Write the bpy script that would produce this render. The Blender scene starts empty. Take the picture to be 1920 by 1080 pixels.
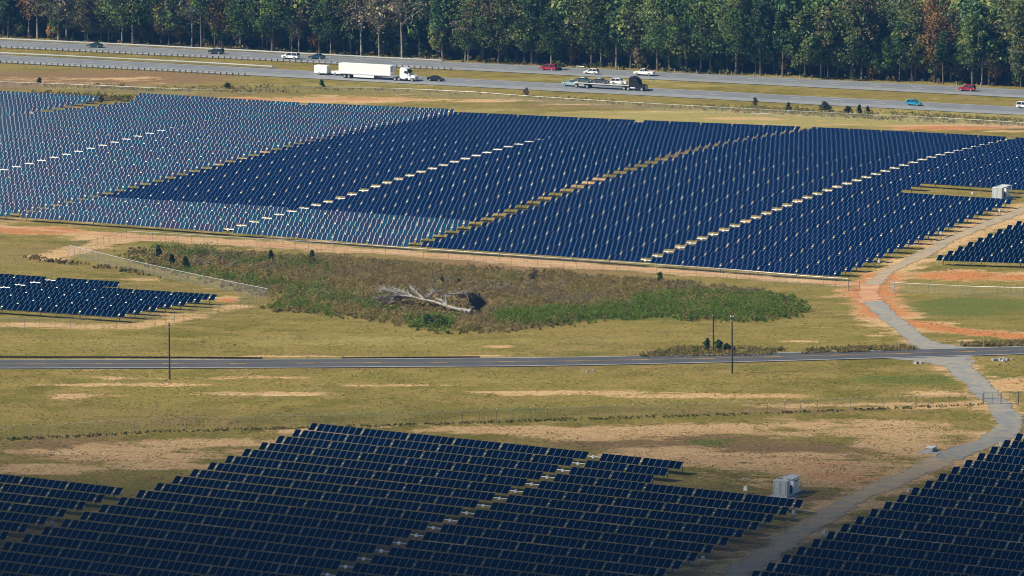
import bpy, math, random
import numpy as np
from mathutils import Vector, Matrix, Euler
random.seed(7)
rng = np.random.default_rng(11)
S = bpy.context.scene
COL = S.collection
# ------------------------------------------------------------------ camera
F_PX, PITCH, CAM_H = 9919.1, 0.155613, 164.6
cd = bpy.data.cameras.new('camera'); cam = bpy.data.objects.new('camera', cd); COL.objects.link(cam)
cd.sensor_width = 36.0; cd.lens = F_PX / 1920 * 36.0; cd.clip_start = 5; cd.clip_end = 20000
cam.location = (0, 0, CAM_H); cam.rotation_euler = (math.pi / 2 - PITCH, 0, 0)
S.camera = cam
# ------------------------------------------------------------------ sky, sun, exposure
SUN_EL, SUN_AZ = math.radians(40), math.radians(9)      # sun off to the west side, a touch to the camera's side
sdir = Vector((-math.cos(SUN_EL) * math.cos(SUN_AZ), -math.cos(SUN_EL) * math.sin(SUN_AZ), math.sin(SUN_EL)))
W = bpy.data.worlds.new('World'); S.world = W; W.use_nodes = True
wn = W.node_tree.nodes; wn.clear()
sky = wn.new('ShaderNodeTexSky'); sky.sky_type = 'NISHITA'; sky.sun_disc = False
sky.sun_elevation = SUN_EL; sky.sun_rotation = math.atan2(sdir.x, sdir.y)
sky.air_density = 1.0; sky.dust_density = 0.6; sky.ozone_density = 2.0; sky.altitude = 200
bg = wn.new('ShaderNodeBackground'); bg.inputs['Strength'].default_value = 0.052
wo = wn.new('ShaderNodeOutputWorld')
W.node_tree.links.new(sky.outputs[0], bg.inputs[0]); W.node_tree.links.new(bg.outputs[0], wo.inputs[0])
sl = bpy.data.lights.new('sun', 'SUN'); sl.energy = 5.0; sl.angle = math.radians(0.53); sl.color = (1.0, 0.91, 0.76)
sun = bpy.data.objects.new('sun', sl); COL.objects.link(sun); sun.location = (-200, 900, 400)
sun.rotation_euler = sdir.to_track_quat('Z', 'Y').to_euler()
S.view_settings.view_transform = 'Standard'; S.view_settings.look = 'None'
S.view_settings.exposure = 0.76; S.view_settings.gamma = 1.0; S.view_settings.use_curve_mapping = False
S.cycles.filter_width = 1.0; S.cycles.max_bounces = 6; S.cycles.diffuse_bounces = 2; S.cycles.glossy_bounces = 2
S.cycles.transparent_max_bounces = 16; S.cycles.transmission_bounces = 3; S.cycles.volume_bounces = 0

# ------------------------------------------------------------------ terrain function
NEAR = [(x, y) for x in (-260, -110, -50, 0, 50, 110, 260) for y in (640, 700, 760, 820, 880, 930)]
ANCH = [(x, y, .35 + .000125 * x + .0279 * (y - 886)) for x, y in NEAR]
ANCH += [(-260, 958, 2.3), (-100, 958, 2.4), (-50, 959, 2.4), (0, 960, 2.4), (50, 964, 2.4), (110, 972, 2.5), (260, 980, 2.5)]
ANCH += [(-122.6, 1264.2, -6.4), (-112.1, 1284.8, -6.1), (-101.9, 1305.5, -5.8), (-91.6, 1326.2, -5.4), (-81.4, 1347.0, -5.5),
 (-71.2, 1367.7, -6.0), (-60.8, 1388.4, -6.9), (-55.8, 1398.8, -7.2), (-62.8, 1157.0, -5.3), (-52.8, 1177.8, -4.9), (-42.1, 1198.3, -5.0),
 (-31.8, 1219.1, -4.3), (-21.6, 1239.8, -3.6), (-11.2, 1260.5, -3.2), (-0.9, 1281.2, -3.0), (9.1, 1302.0, -3.4), (19.4, 1322.7, -4.4),
 (29.8, 1343.4, -5.3), (32.6, 1348.4, -5.4), (-21.0, 1136.2, -5.5), (-10.4, 1156.8, -5.1), (0.0, 1177.4, -4.3), (10.2, 1198.2, -3.4),
 (20.3, 1219.0, -2.6), (30.5, 1239.8, -2.2), (40.8, 1260.5, -1.8), (28.2, 1111.8, -5.3), (38.5, 1132.5, -4.7), (48.9, 1153.1, -4.0),
 (59.1, 1173.9, -3.3), (69.6, 1194.5, -2.6), (79.7, 1215.3, -2.3), (89.9, 1236.0, -2.2), (100.5, 1256.6, -2.3), (110.7, 1277.4, -3.0),
 (121.1, 1298.0, -3.8), (69.7, 1091.2, -5.2), (74.6, 1101.6, -4.95), (79.8, 1112.0, -4.5), (113.7, 1179.1, -2.4)]
T24 = math.tan(math.radians(24))
for x in (-260, -180, -124, -72, 0, 66, 111, 180, 260):
    z = -6.6 + .0045 * x
    ANCH += [(x, 1450 - x * T24, z), (x, 1490 - x * T24, z + .5), (x, 1520 - x * T24, z + .5), (x, 1700 - x * T24, z + 1), (x, 1427 - x * T24, z - .2)]
ANCH = np.array(ANCH)
def _phi(r2): return np.where(r2 > 1e-9, .5 * r2 * np.log(np.maximum(r2, 1e-9)), 0)
SC = 100.0
_p = ANCH[:, :2] / SC; _n = len(_p)
_K = _phi(((_p[:, None] - _p[None]) ** 2).sum(-1)) + np.eye(_n) * .004
_P = np.c_[np.ones(_n), _p]
_sol = np.linalg.solve(np.block([[_K, _P], [_P.T, np.zeros((3, 3))]]), np.r_[ANCH[:, 2], np.zeros(3)])
def tps(x, y):
    x = np.clip(np.asarray(x, float), -260, 260) / SC; y = np.clip(np.asarray(y, float), 640, 1750) / SC
    out = _sol[_n] + _sol[_n + 1] * x + _sol[_n + 2] * y
    for i in range(_n): out = out + _sol[i] * _phi((x - _p[i, 0]) ** 2 + (y - _p[i, 1]) ** 2)
    return out
TX = np.arange(-272, 273, 4.0); TY = np.arange(632, 1765, 4.0)
TZ = tps(*np.meshgrid(TX, TY, indexing='ij'))
def hT(x, y):
    a = np.clip((np.asarray(x, float) - TX[0]) / 4, 0, len(TX) - 1.001); b = np.clip((np.asarray(y, float) - TY[0]) / 4, 0, len(TY) - 1.001)
    i = a.astype(int); j = b.astype(int); u = a - i; v = b - j
    return TZ[i, j] * (1 - u) * (1 - v) + TZ[i + 1, j] * u * (1 - v) + TZ[i, j + 1] * (1 - u) * v + TZ[i + 1, j + 1] * u * v
CP, SP = math.cos(PITCH), math.sin(PITCH)
def project(x, y, z):
    d = y * CP + (CAM_H - z) * SP
    return 960 + F_PX * x / d, 540 + F_PX * ((CAM_H - z) * CP - y * SP) / d
def G(px, py, dz=0.0):
    """point of the ground (raised by dz) seen at a place of the photograph, found by walking along the sight line"""
    u = (px - 960) / F_PX; v = (py - 540) / F_PX
    d = np.array([u, CP - v * SP, -SP - v * CP])
    t = np.linspace(600, 2600, 2001)
    g = CAM_H + t * d[2] - dz - hT(t * d[0], t * d[1])
    k = int(np.argmax(g < 0)); k = max(k, 1)
    a, b = t[k - 1], t[k]
    for _ in range(12):
        m = .5 * (a + b); q = CAM_H + m * d[2] - dz - float(hT(m * d[0], m * d[1]))
        if q > 0: a = m
        else: b = m
    return Vector((a * d[0], a * d[1], CAM_H + a * d[2]))
def GL(pts, dz=0.0): return [G(x, y, dz) for x, y in pts]

# ------------------------------------------------------------------ materials
def mat(name, col, rough=.8, metal=0.0, spec=.5, noise=0.0, nscale=3.0, col2=None, bump=0.0, objrand=0.0):
    m = bpy.data.materials.new(name); m.use_nodes = True; nt = m.node_tree; b = nt.nodes['Principled BSDF']
    b.inputs['Roughness'].default_value = rough; b.inputs['Metallic'].default_value = metal; b.inputs['Specular IOR Level'].default_value = spec
    b.inputs['Base Color'].default_value = (*col, 1)
    if noise or col2:
        tc = nt.nodes.new('ShaderNodeTexCoord'); n = nt.nodes.new('ShaderNodeTexNoise'); n.inputs['Scale'].default_value = nscale
        n.inputs['Detail'].default_value = 5; nt.links.new(tc.outputs['Object'], n.inputs['Vector'])
        mx = nt.nodes.new('ShaderNodeMix'); mx.data_type = 'RGBA'
        c2 = col2 or tuple(c * (1 - noise) for c in col)
        mx.inputs['A'].default_value = (*col, 1); mx.inputs['B'].default_value = (*c2, 1)
        r = nt.nodes.new('ShaderNodeMapRange'); r.inputs['From Min'].default_value = .35; r.inputs['From Max'].default_value = .65
        nt.links.new(n.outputs['Fac'], r.inputs['Value']); nt.links.new(r.outputs[0], mx.inputs['Factor'])
        nt.links.new(mx.outputs['Result'], b.inputs['Base Color'])
        if bump:
            bp = nt.nodes.new('ShaderNodeBump'); bp.inputs['Strength'].default_value = bump; bp.inputs['Distance'].default_value = .1
            nt.links.new(n.outputs['Fac'], bp.inputs['Height']); nt.links.new(bp.outputs[0], b.inputs['Normal'])
    return m
M = {}
M['frame'] = mat('module frame aluminium', (.15, .30, .37), .4, .2)
M['edge'] = mat('module end clip', (.012, .022, .045), .5)
M['back'] = mat('module back sheet', (.10, .11, .13), .5)
M['galv'] = mat('galvanised steel', (.50, .53, .55), .45, .5, noise=.2, nscale=2)
M['post'] = mat('steel pile', (.16, .17, .18), .6, .3)
M['white'] = mat('white paint', (.84, .85, .84), .4, noise=.08, nscale=1.5)
M['concrete'] = mat('concrete', (.36, .36, .34), .85, noise=.25, nscale=4)
M['wood'] = mat('creosoted wood', (.060, .048, .038), .85, noise=.4, nscale=2)
M['grey wood'] = mat('weathered wood', (.34, .31, .26), .85, noise=.3, nscale=3)
M['dead wood'] = mat('bleached dead wood', (.27, .255, .235), .85, noise=.55, nscale=1.5)
M['bark'] = mat('tree bark', (.30, .27, .235), .9, noise=.5, nscale=.8)
M['dark bark'] = mat('dark bark', (.12, .10, .085), .9, noise=.4, nscale=.8)
M['soil'] = mat('root soil', (.085, .068, .056), .95, noise=.55, nscale=.9, bump=.5)
M['rubber'] = mat('tyre rubber', (.02, .02, .021), .8)
M['rim'] = mat('wheel rim', (.55, .56, .58), .35, .7)
M['glass dark'] = mat('car glass', (.012, .02, .026), .06, 0, .6)
M['lamp'] = mat('headlamp', (.75, .75, .72), .2)
M['tail'] = mat('tail lamp', (.35, .01, .01), .3)
M['chassis'] = mat('chassis', (.03, .03, .032), .6)
M['black plastic'] = mat('black trim', (.025, .025, .028), .5)
M['road paint'] = mat('white road paint', (.62, .62, .60), .7, noise=.3, nscale=.6)
M['pale paint'] = mat('worn lane paint', (.62, .63, .63), .7, noise=.2, nscale=.6)
M['yellow paint'] = mat('yellow road paint', (.62, .34, .06), .7, noise=.25, nscale=.5)
M['asphalt dark'] = mat('dark asphalt', (.046, .052, .060), .85, col2=(.062, .066, .07), nscale=.25)
M['asphalt pale'] = mat('worn highway asphalt', (.125, .140, .155), .85, col2=(.15, .163, .176), nscale=.1)
M['shoulder'] = mat('pale shoulder', (.205, .220, .225), .85, noise=.12, nscale=.15)
M['container'] = mat('grey enclosure steel', (.50, .54, .55), .5, .1, noise=.12, nscale=1)
M['container roof'] = mat('grey roof steel', (.60, .62, .62), .5, .1, noise=.12, nscale=1)
M['container dark'] = mat('dark transformer steel', (.05, .06, .07), .5)
M['blue trim'] = mat('blue band', (.05, .10, .42), .4)
M['cable black'] = mat('black silt cloth', (.012, .013, .016), .9)
M['stone'] = mat('grey rubble', (.33, .33, .33), .9, noise=.4, nscale=2)

def glass_mat():
    m = bpy.data.materials.new('thin film module glass'); m.use_nodes = True; nt = m.node_tree; b = nt.nodes['Principled BSDF']
    at = nt.nodes.new('ShaderNodeAttribute'); at.attribute_name = 'tint'
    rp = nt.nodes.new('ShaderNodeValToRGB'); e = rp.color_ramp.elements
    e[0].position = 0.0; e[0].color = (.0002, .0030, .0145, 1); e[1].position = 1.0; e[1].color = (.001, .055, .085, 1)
    for pos, c in ((.12, (.0002, .0074, .040, 1)), (.3, (.019, .019, .056, 1)), (.55, (.007, .020, .058, 1)), (.75, (.002, .028, .066, 1))):  # ramp paints near-field shade at its foot, sky glare over film hues above
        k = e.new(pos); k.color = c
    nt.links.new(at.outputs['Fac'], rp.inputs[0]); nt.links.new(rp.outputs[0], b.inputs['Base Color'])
    b.inputs['Roughness'].default_value = .2; b.inputs['Specular IOR Level'].default_value = .10; b.inputs['Specular Tint'].default_value = (.45, .68, 1.0, 1)
    return m
M['glass'] = glass_mat()

def attr_mat(name, attr='col', rough=.75, transl=.34, objrand=.35, bumpy=False, hue=.0):
    m = bpy.data.materials.new(name); m.use_nodes = True; nt = m.node_tree; b = nt.nodes['Principled BSDF']; out = nt.nodes['Material Output']
    a = nt.nodes.new('ShaderNodeAttribute'); a.attribute_name = attr
    oi = nt.nodes.new('ShaderNodeObjectInfo')
    mr = nt.nodes.new('ShaderNodeMapRange'); mr.inputs['To Min'].default_value = 1 - objrand; mr.inputs['To Max'].default_value = 1 + objrand
    nt.links.new(oi.outputs['Random'], mr.inputs['Value'])
    hs = nt.nodes.new('ShaderNodeHueSaturation'); nt.links.new(mr.outputs[0], hs.inputs['Value']); nt.links.new(a.outputs['Color'], hs.inputs['Color'])
    if hue:
        h2 = nt.nodes.new('ShaderNodeMapRange'); h2.inputs['To Min'].default_value = .5 - hue; h2.inputs['To Max'].default_value = .5 + hue
        w = nt.nodes.new('ShaderNodeMath'); w.operation = 'FRACT'; w2 = nt.nodes.new('ShaderNodeMath'); w2.operation = 'MULTIPLY'; w2.inputs[1].default_value = 7.31
        nt.links.new(oi.outputs['Random'], w2.inputs[0]); nt.links.new(w2.outputs[0], w.inputs[0]); nt.links.new(w.outputs[0], h2.inputs['Value']); nt.links.new(h2.outputs[0], hs.inputs['Hue'])
    nt.links.new(hs.outputs[0], b.inputs['Base Color']); b.inputs['Roughness'].default_value = rough; b.inputs['Specular IOR Level'].default_value = .15
    if transl:
        t = nt.nodes.new('ShaderNodeBsdfTranslucent'); mx = nt.nodes.new('ShaderNodeMixShader'); mx.inputs[0].default_value = transl
        nt.links.new(hs.outputs[0], t.inputs[0]); nt.links.new(b.outputs[0], mx.inputs[1]); nt.links.new(t.outputs[0], mx.inputs[2]); nt.links.new(mx.outputs[0], out.inputs[0])
    return m
M['leaf'] = attr_mat('tree foliage', hue=.008)
M['scrub'] = attr_mat('scrub foliage', objrand=.15)

def link_mat(name, alpha, col=(.45, .47, .48)):
    m = bpy.data.materials.new(name); m.use_nodes = True; nt = m.node_tree; b = nt.nodes['Principled BSDF']; out = nt.nodes['Material Output']
    b.inputs['Base Color'].default_value = (*col, 1); b.inputs['Metallic'].default_value = .3; b.inputs['Roughness'].default_value = .5
    t = nt.nodes.new('ShaderNodeBsdfTransparent'); mx = nt.nodes.new('ShaderNodeMixShader'); mx.inputs[0].default_value = alpha
    nt.links.new(t.outputs[0], mx.inputs[1]); nt.links.new(b.outputs[0], mx.inputs[2]); nt.links.new(mx.outputs[0], out.inputs[0])
    return m
M['link'] = link_mat('chain link wire', .10, (.34, .35, .35))
M['link dense'] = link_mat('dense chain link wire', .12, (.36, .38, .39))

# ------------------------------------------------------------------ mesh helpers
def np_mesh(name, V, Fq, mats, mi=None, col=None, tint=None, smooth=False):
    """V (n,3) and Fq (m,4) quads (a triangle repeats nothing: lists of 3 are passed apart)"""
    me = bpy.data.meshes.new(name); V = np.asarray(V, np.float32); Fq = np.asarray(Fq, np.int32); k = Fq.shape[1]
    me.vertices.add(len(V)); me.vertices.foreach_set('co', V.ravel())
    me.loops.add(Fq.size); me.loops.foreach_set('vertex_index', Fq.ravel())
    me.polygons.add(len(Fq)); me.polygons.foreach_set('loop_start', np.arange(0, Fq.size, k, dtype=np.int32))
    if mi is not None: me.polygons.foreach_set('material_index', np.asarray(mi, np.int32))
    if smooth: me.polygons.foreach_set('use_smooth', np.ones(len(Fq), bool))
    for m in mats: me.materials.append(m)
    if col is not None:
        a = me.attributes.new('col', 'FLOAT_COLOR', 'FACE'); c = np.ones((len(Fq), 4), np.float32); c[:, :3] = col; a.data.foreach_set('color', c.ravel())
    if tint is not None:
        a = me.attributes.new('tint', 'FLOAT', 'FACE'); a.data.foreach_set('value', np.asarray(tint, np.float32))
    me.update(calc_edges=True); me.validate()
    return me
class MB:
    """collects simple solids for ONE mesh"""
    def __init__(s): s.v = []; s.f = []; s.mi = []; s.cur = 0
    def poly(s, pts, faces):
        o = len(s.v); s.v += [tuple(p) for p in pts]; s.f += [tuple(i + o for i in f) for f in faces]; s.mi += [s.cur] * len(faces)
    def box(s, x0, x1, y0, y1, z0, z1, tx=0, ty=0):
        s.poly([(x0, y0, z0), (x1, y0, z0), (x1, y1, z0), (x0, y1, z0), (x0 + tx, y0 + ty, z1), (x1 - tx, y0 + ty, z1), (x1 - tx, y1 - ty, z1), (x0 + tx, y1 - ty, z1)],
               [(0, 3, 2, 1), (4, 5, 6, 7), (0, 1, 5, 4), (1, 2, 6, 5), (2, 3, 7, 6), (3, 0, 4, 7)])
    def tube(s, pts, rad, n=6, cap=True):
        pts = [Vector(p) for p in pts]; R = rad if isinstance(rad, (list, tuple)) else [rad] * len(pts); rings = []
        for i, p in enumerate(pts):
            d = (pts[min(i + 1, len(pts) - 1)] - pts[max(i - 1, 0)]); d = d.normalized() if d.length > 1e-9 else Vector((0, 0, 1))
            a = d.orthogonal().normalized() if abs(d.z) > .95 else d.cross(Vector((0, 0, 1))).normalized(); b = d.cross(a)
            rings.append([p + (a * math.cos(2 * math.pi * j / n) + b * math.sin(2 * math.pi * j / n)) * R[i] for j in range(n)])
        o = [v for r_ in rings for v in r_]; fs = []
        for i in range(len(pts) - 1):
            for j in range(n): fs.append((i * n + j, i * n + (j + 1) % n, (i + 1) * n + (j + 1) % n, (i + 1) * n + j))
        if cap: fs.append(tuple(range(n))[::-1]); fs.append(tuple((len(pts) - 1) * n + j for j in range(n)))
        s.poly(o, fs)
    def cyl(s, c, axis, r, h, n=12):
        c = Vector(c); a = Vector(axis).normalized(); s.tube([c - a * h / 2, c + a * h / 2], r, n)
    def prism(s, prof, w0, w1=None):
        """side profile (x,z) pulled across y from -w/2 to w/2; w1: list of half-widths per profile point"""
        n = len(prof); hw = w1 or [w0 / 2] * n
        s.poly([(x, -hw[i], z) for i, (x, z) in enumerate(prof)] + [(x, hw[i], z) for i, (x, z) in enumerate(prof)],
               [tuple(range(n)), tuple(range(2 * n - 1, n - 1, -1))] + [(i, i + n, (i + 1) % n + n, (i + 1) % n) for i in range(n)])
    def mesh(s, name, mats, smooth=False):
        me = bpy.data.meshes.new(name); me.from_pydata(s.v, [], s.f)
        mats = mats if isinstance(mats, (list, tuple)) else [mats]
        for m in mats: me.materials.append(M[m] if isinstance(m, str) else m)
        me.polygons.foreach_set('material_index', s.mi)
        if smooth: me.polygons.foreach_set('use_smooth', [True] * len(s.f))
        me.update(); return me
    def build(s, name, mats, parent=None, smooth=False): return link(name, s.mesh(name, mats, smooth), parent)
def link(name, me, parent=None, loc=None, kind=None):
    o = bpy.data.objects.new(name, me); COL.objects.link(o)
    if parent: o.parent = parent
    if loc is not None: o.location = loc
    if kind: o['kind'] = kind
    return o
def tag(o, label, cat, group=None):
    o['label'] = label; o['category'] = cat
    if group: o['group'] = group
    return o
def thing(name, label, cat, loc=(0, 0, 0), rz=0.0, group=None):
    o = link(name, None, None, loc); o.rotation_euler = (0, 0, rz); return tag(o, label, cat, group)
def struct(name, me): return link(name, me, kind='structure')
ORD = 'zeroth first second third fourth fifth sixth seventh eighth ninth tenth eleventh twelfth thirteenth fourteenth fifteenth sixteenth seventeenth eighteenth nineteenth twentieth'.split()
def ordinal(n):
    if n <= 20: return ORD[n]
    t = {2: 'twenty', 3: 'thirty'}[n // 10]
    return {20: 'twentieth', 30: 'thirtieth'}[n] if n % 10 == 0 else t + '-' + ORD[n % 10]

# ------------------------------------------------------------------ ground sheet
def axis(lo, hi, step, far):
    a = list(np.arange(lo, hi + .1, step)); g = step
    L = [lo]; R = [hi]
    while L[-1] > -far: g *= 1.35; L.append(L[-1] - g)
    g = step
    while R[-1] < far: g *= 1.35; R.append(R[-1] + g)
    return np.array(L[:0:-1] + a + R[1:])
gx = axis(-170, 170, 1.2, 6000); gy = axis(745, 1585, 1.2, 7000)
GX, GY = np.meshgrid(gx, gy, indexing='ij'); GZ = hT(GX, GY)
PX, PY = project(GX, np.maximum(GY, 300), GZ)
def blob(L):
    m = np.zeros_like(PX)
    for x, y, rx, ry, a in L: m = np.maximum(m, a * np.exp(-.5 * (((PX - x) / (rx * .75)) ** 2 + ((PY - y) / (ry * .75)) ** 2) ** 1.5))
    return m
def seglines(L):
    m = np.zeros_like(PX)
    for pts, w, a in L:
        d = np.full(PX.shape, 1e9)
        for (x0, y0), (x1, y1) in zip(pts[:-1], pts[1:]):
            # foreshortened ground: judge distance with rows stretched as the ground is
            X0, Y0, X1, Y1 = x0, y0 * 5.5, x1, y1 * 5.5
            t = np.clip(((PX - X0) * (X1 - X0) + (PY * 5.5 - Y0) * (Y1 - Y0)) / ((X1 - X0) ** 2 + (Y1 - Y0) ** 2 + 1e-9), 0, 1)
            d = np.minimum(d, np.hypot(PX - X0 - t * (X1 - X0), PY * 5.5 - Y0 - t * (Y1 - Y0)))
        m = np.maximum(m, a * np.exp(-.5 * (d / w) ** 2))
    return m
TRACK = [(-60, 420), (0, 425), (150, 437), (300, 447), (450, 456), (640, 467), (800, 478), (1000, 492), (1200, 505), (1400, 519), (1620, 534)]
DRIVE_UP = [(1775, 662), (1745, 652), (1718, 637), (1698, 618), (1678, 602), (1659, 587), (1643, 572), (1632, 555), (1632, 540), (1652, 519), (1692, 496), (1742, 470), (1800, 441), (1860, 416), (1925, 391), (1990, 366)]
DRIVE_DN = [(1778, 668), (1795, 684), (1808, 698), (1826, 716), (1852, 740), (1874, 762), (1894, 782), (1893, 799), (1862, 821), (1805, 848), (1742, 874), (1664, 906), (1592, 942), (1522, 986), (1452, 1031), (1385, 1073), (1310, 1120)]
RED_STRIP = [(1702, 604), (1760, 615), (1830, 624), (1930, 633)]
bare = np.maximum.reduce([
    blob([(600, 188, 330, 7, 1), (450, 187, 170, 6, 1), (850, 189, 170, 4, .9), (1400, 222, 95, 3.5, .9), (1445, 224, 40, 3, .9), (1790, 238, 190, 7, .95), (1885, 246, 60, 4, .9),
          (60, 432, 120, 9, 1), (200, 447, 70, 5, .8), (275, 525, 60, 4, .9), (425, 562, 28, 9, 1), (330, 590, 90, 5, .8), (40, 610, 50, 4, .8), (200, 612, 80, 3, .7),
          (1800, 518, 120, 13, 1.1), (1905, 520, 70, 12, 1), (1650, 545, 45, 22, 1), (1835, 641, 70, 7, .85), (1700, 640, 40, 9, .6), (930, 650, 45, 4, .8), (560, 668, 180, 2.2, .75),
          (150, 669, 130, 2, .6), (880, 667, 110, 2, .6), (1500, 640, 80, 4, .55), (420, 708, 300, 4, .72), (250, 722, 220, 5, .8), (120, 745, 170, 8, .68), (500, 738, 230, 5, .74),
          (1050, 737, 380, 6, .78), (1300, 742, 280, 6, .85), (1750, 737, 80, 10, .8), (1890, 722, 60, 16, .9), (800, 722, 200, 3, .6), (1600, 762, 240, 9, .8), (900, 806, 230, 13, .95), (1150, 812, 230, 16, 1.0),
          (1350, 803, 200, 12, .9), (1600, 800, 260, 25, .85), (1480, 868, 300, 34, .78), (1700, 830, 130, 40, .9), (1250, 850, 170, 22, .8), (1560, 890, 130, 30, 1.0), (250, 850, 260, 26, .85),
          (100, 880, 140, 20, .8), (430, 830, 170, 12, .85), (1430, 905, 80, 14, .85), (620, 812, 160, 10, .8), (300, 870, 160, 14, .85), (750, 180, 200, 4, .5),
          (1100, 196, 90, 2, .5), (1390, 133 + 55, 60, 2, .5), (200, 150, 220, 9, .55), (60, 150, 150, 10, .5), (1450, 172, 40, 2, .5), (1640, 630, 30, 10, .55), (1370, 548 + 100, 100, 4, .4)]),
    seglines([(TRACK, 26, 1.05), (RED_STRIP, 34, 1.1), (DRIVE_UP[3:10], 46, 1.1), (DRIVE_UP[9:], 44, .85), (DRIVE_DN[8:], 60, .85), (DRIVE_DN[:8], 44, .75), ([(228, 452), (150, 466), (92, 482)], 28, 1.0), ([(440, 575), (400, 585), (330, 600), (260, 611), (120, 612), (0, 610)], 26, .75)])])
arr = ((PY < 470) & (PY > 200) & (PX < 1700)) * .30
bare = np.maximum(bare, arr)
fore = np.clip((PY - 900) / 40, 0, 1) * .33
bare = np.maximum(bare, fore)
red = np.maximum(blob([(60, 432, 120, 8, 1), (1800, 518, 110, 12, 1), (1910, 520, 60, 9, .9), (1650, 548, 50, 24, .8), (600, 186, 280, 4, .6), (420, 186, 150, 4, .7), (1790, 240, 160, 5, .8), (425, 564, 28, 8, .8), (1560, 890, 190, 34, .5), (1900, 722, 60, 12, .45), (1500, 800, 260, 40, .2)]),
                 seglines([(RED_STRIP, 28, 1.0), (DRIVE_UP[5:10], 50, .8), (TRACK, 30, .38)]))
dry = np.maximum.reduce([blob([(200, 146, 290, 18, 1), (30, 150, 120, 20, 1), (850, 520, 420, 50, .9), (400, 490, 160, 25, .9), (1000, 560, 500, 40, .8), (1250, 830, 260, 25, .9), (1420, 850, 260, 30, .9), (300, 790, 260, 12, .5), (150, 840, 200, 30, .8), (1500, 770, 300, 8, .6),
                              (60, 480, 90, 30, .5), (1400, 665, 250, 8, .5), (900, 690, 900, 6, .5), (1500, 930, 120, 20, .8), (1850, 200, 140, 16, .4), (1100, 200, 300, 8, .5)]), np.clip((PY - 930) / 60, 0, 1) * .55])
lush = np.maximum.reduce([blob([(1820, 575, 160, 24, .9), (1150, 590, 420, 14, .8), (1710, 712, 160, 12, .9), (1850, 705, 80, 10, .8), (900, 770, 300, 10, .6), (600, 775, 200, 12, .5), (1350, 830, 90, 12, .7), (1600, 570, 80, 20, .5), (500, 600, 120, 10, .3), (1420, 690, 260, 10, .5)]),
                          np.clip((PY - 900) / 50, 0, 1) * .15])
straw = blob([(1450, 222, 620, 24, 1), (800, 208, 300, 10, .6), (1000, 160, 1400, 6, .5), (700, 640, 700, 14, .45), (1300, 148, 500, 10, .6)])
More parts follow.
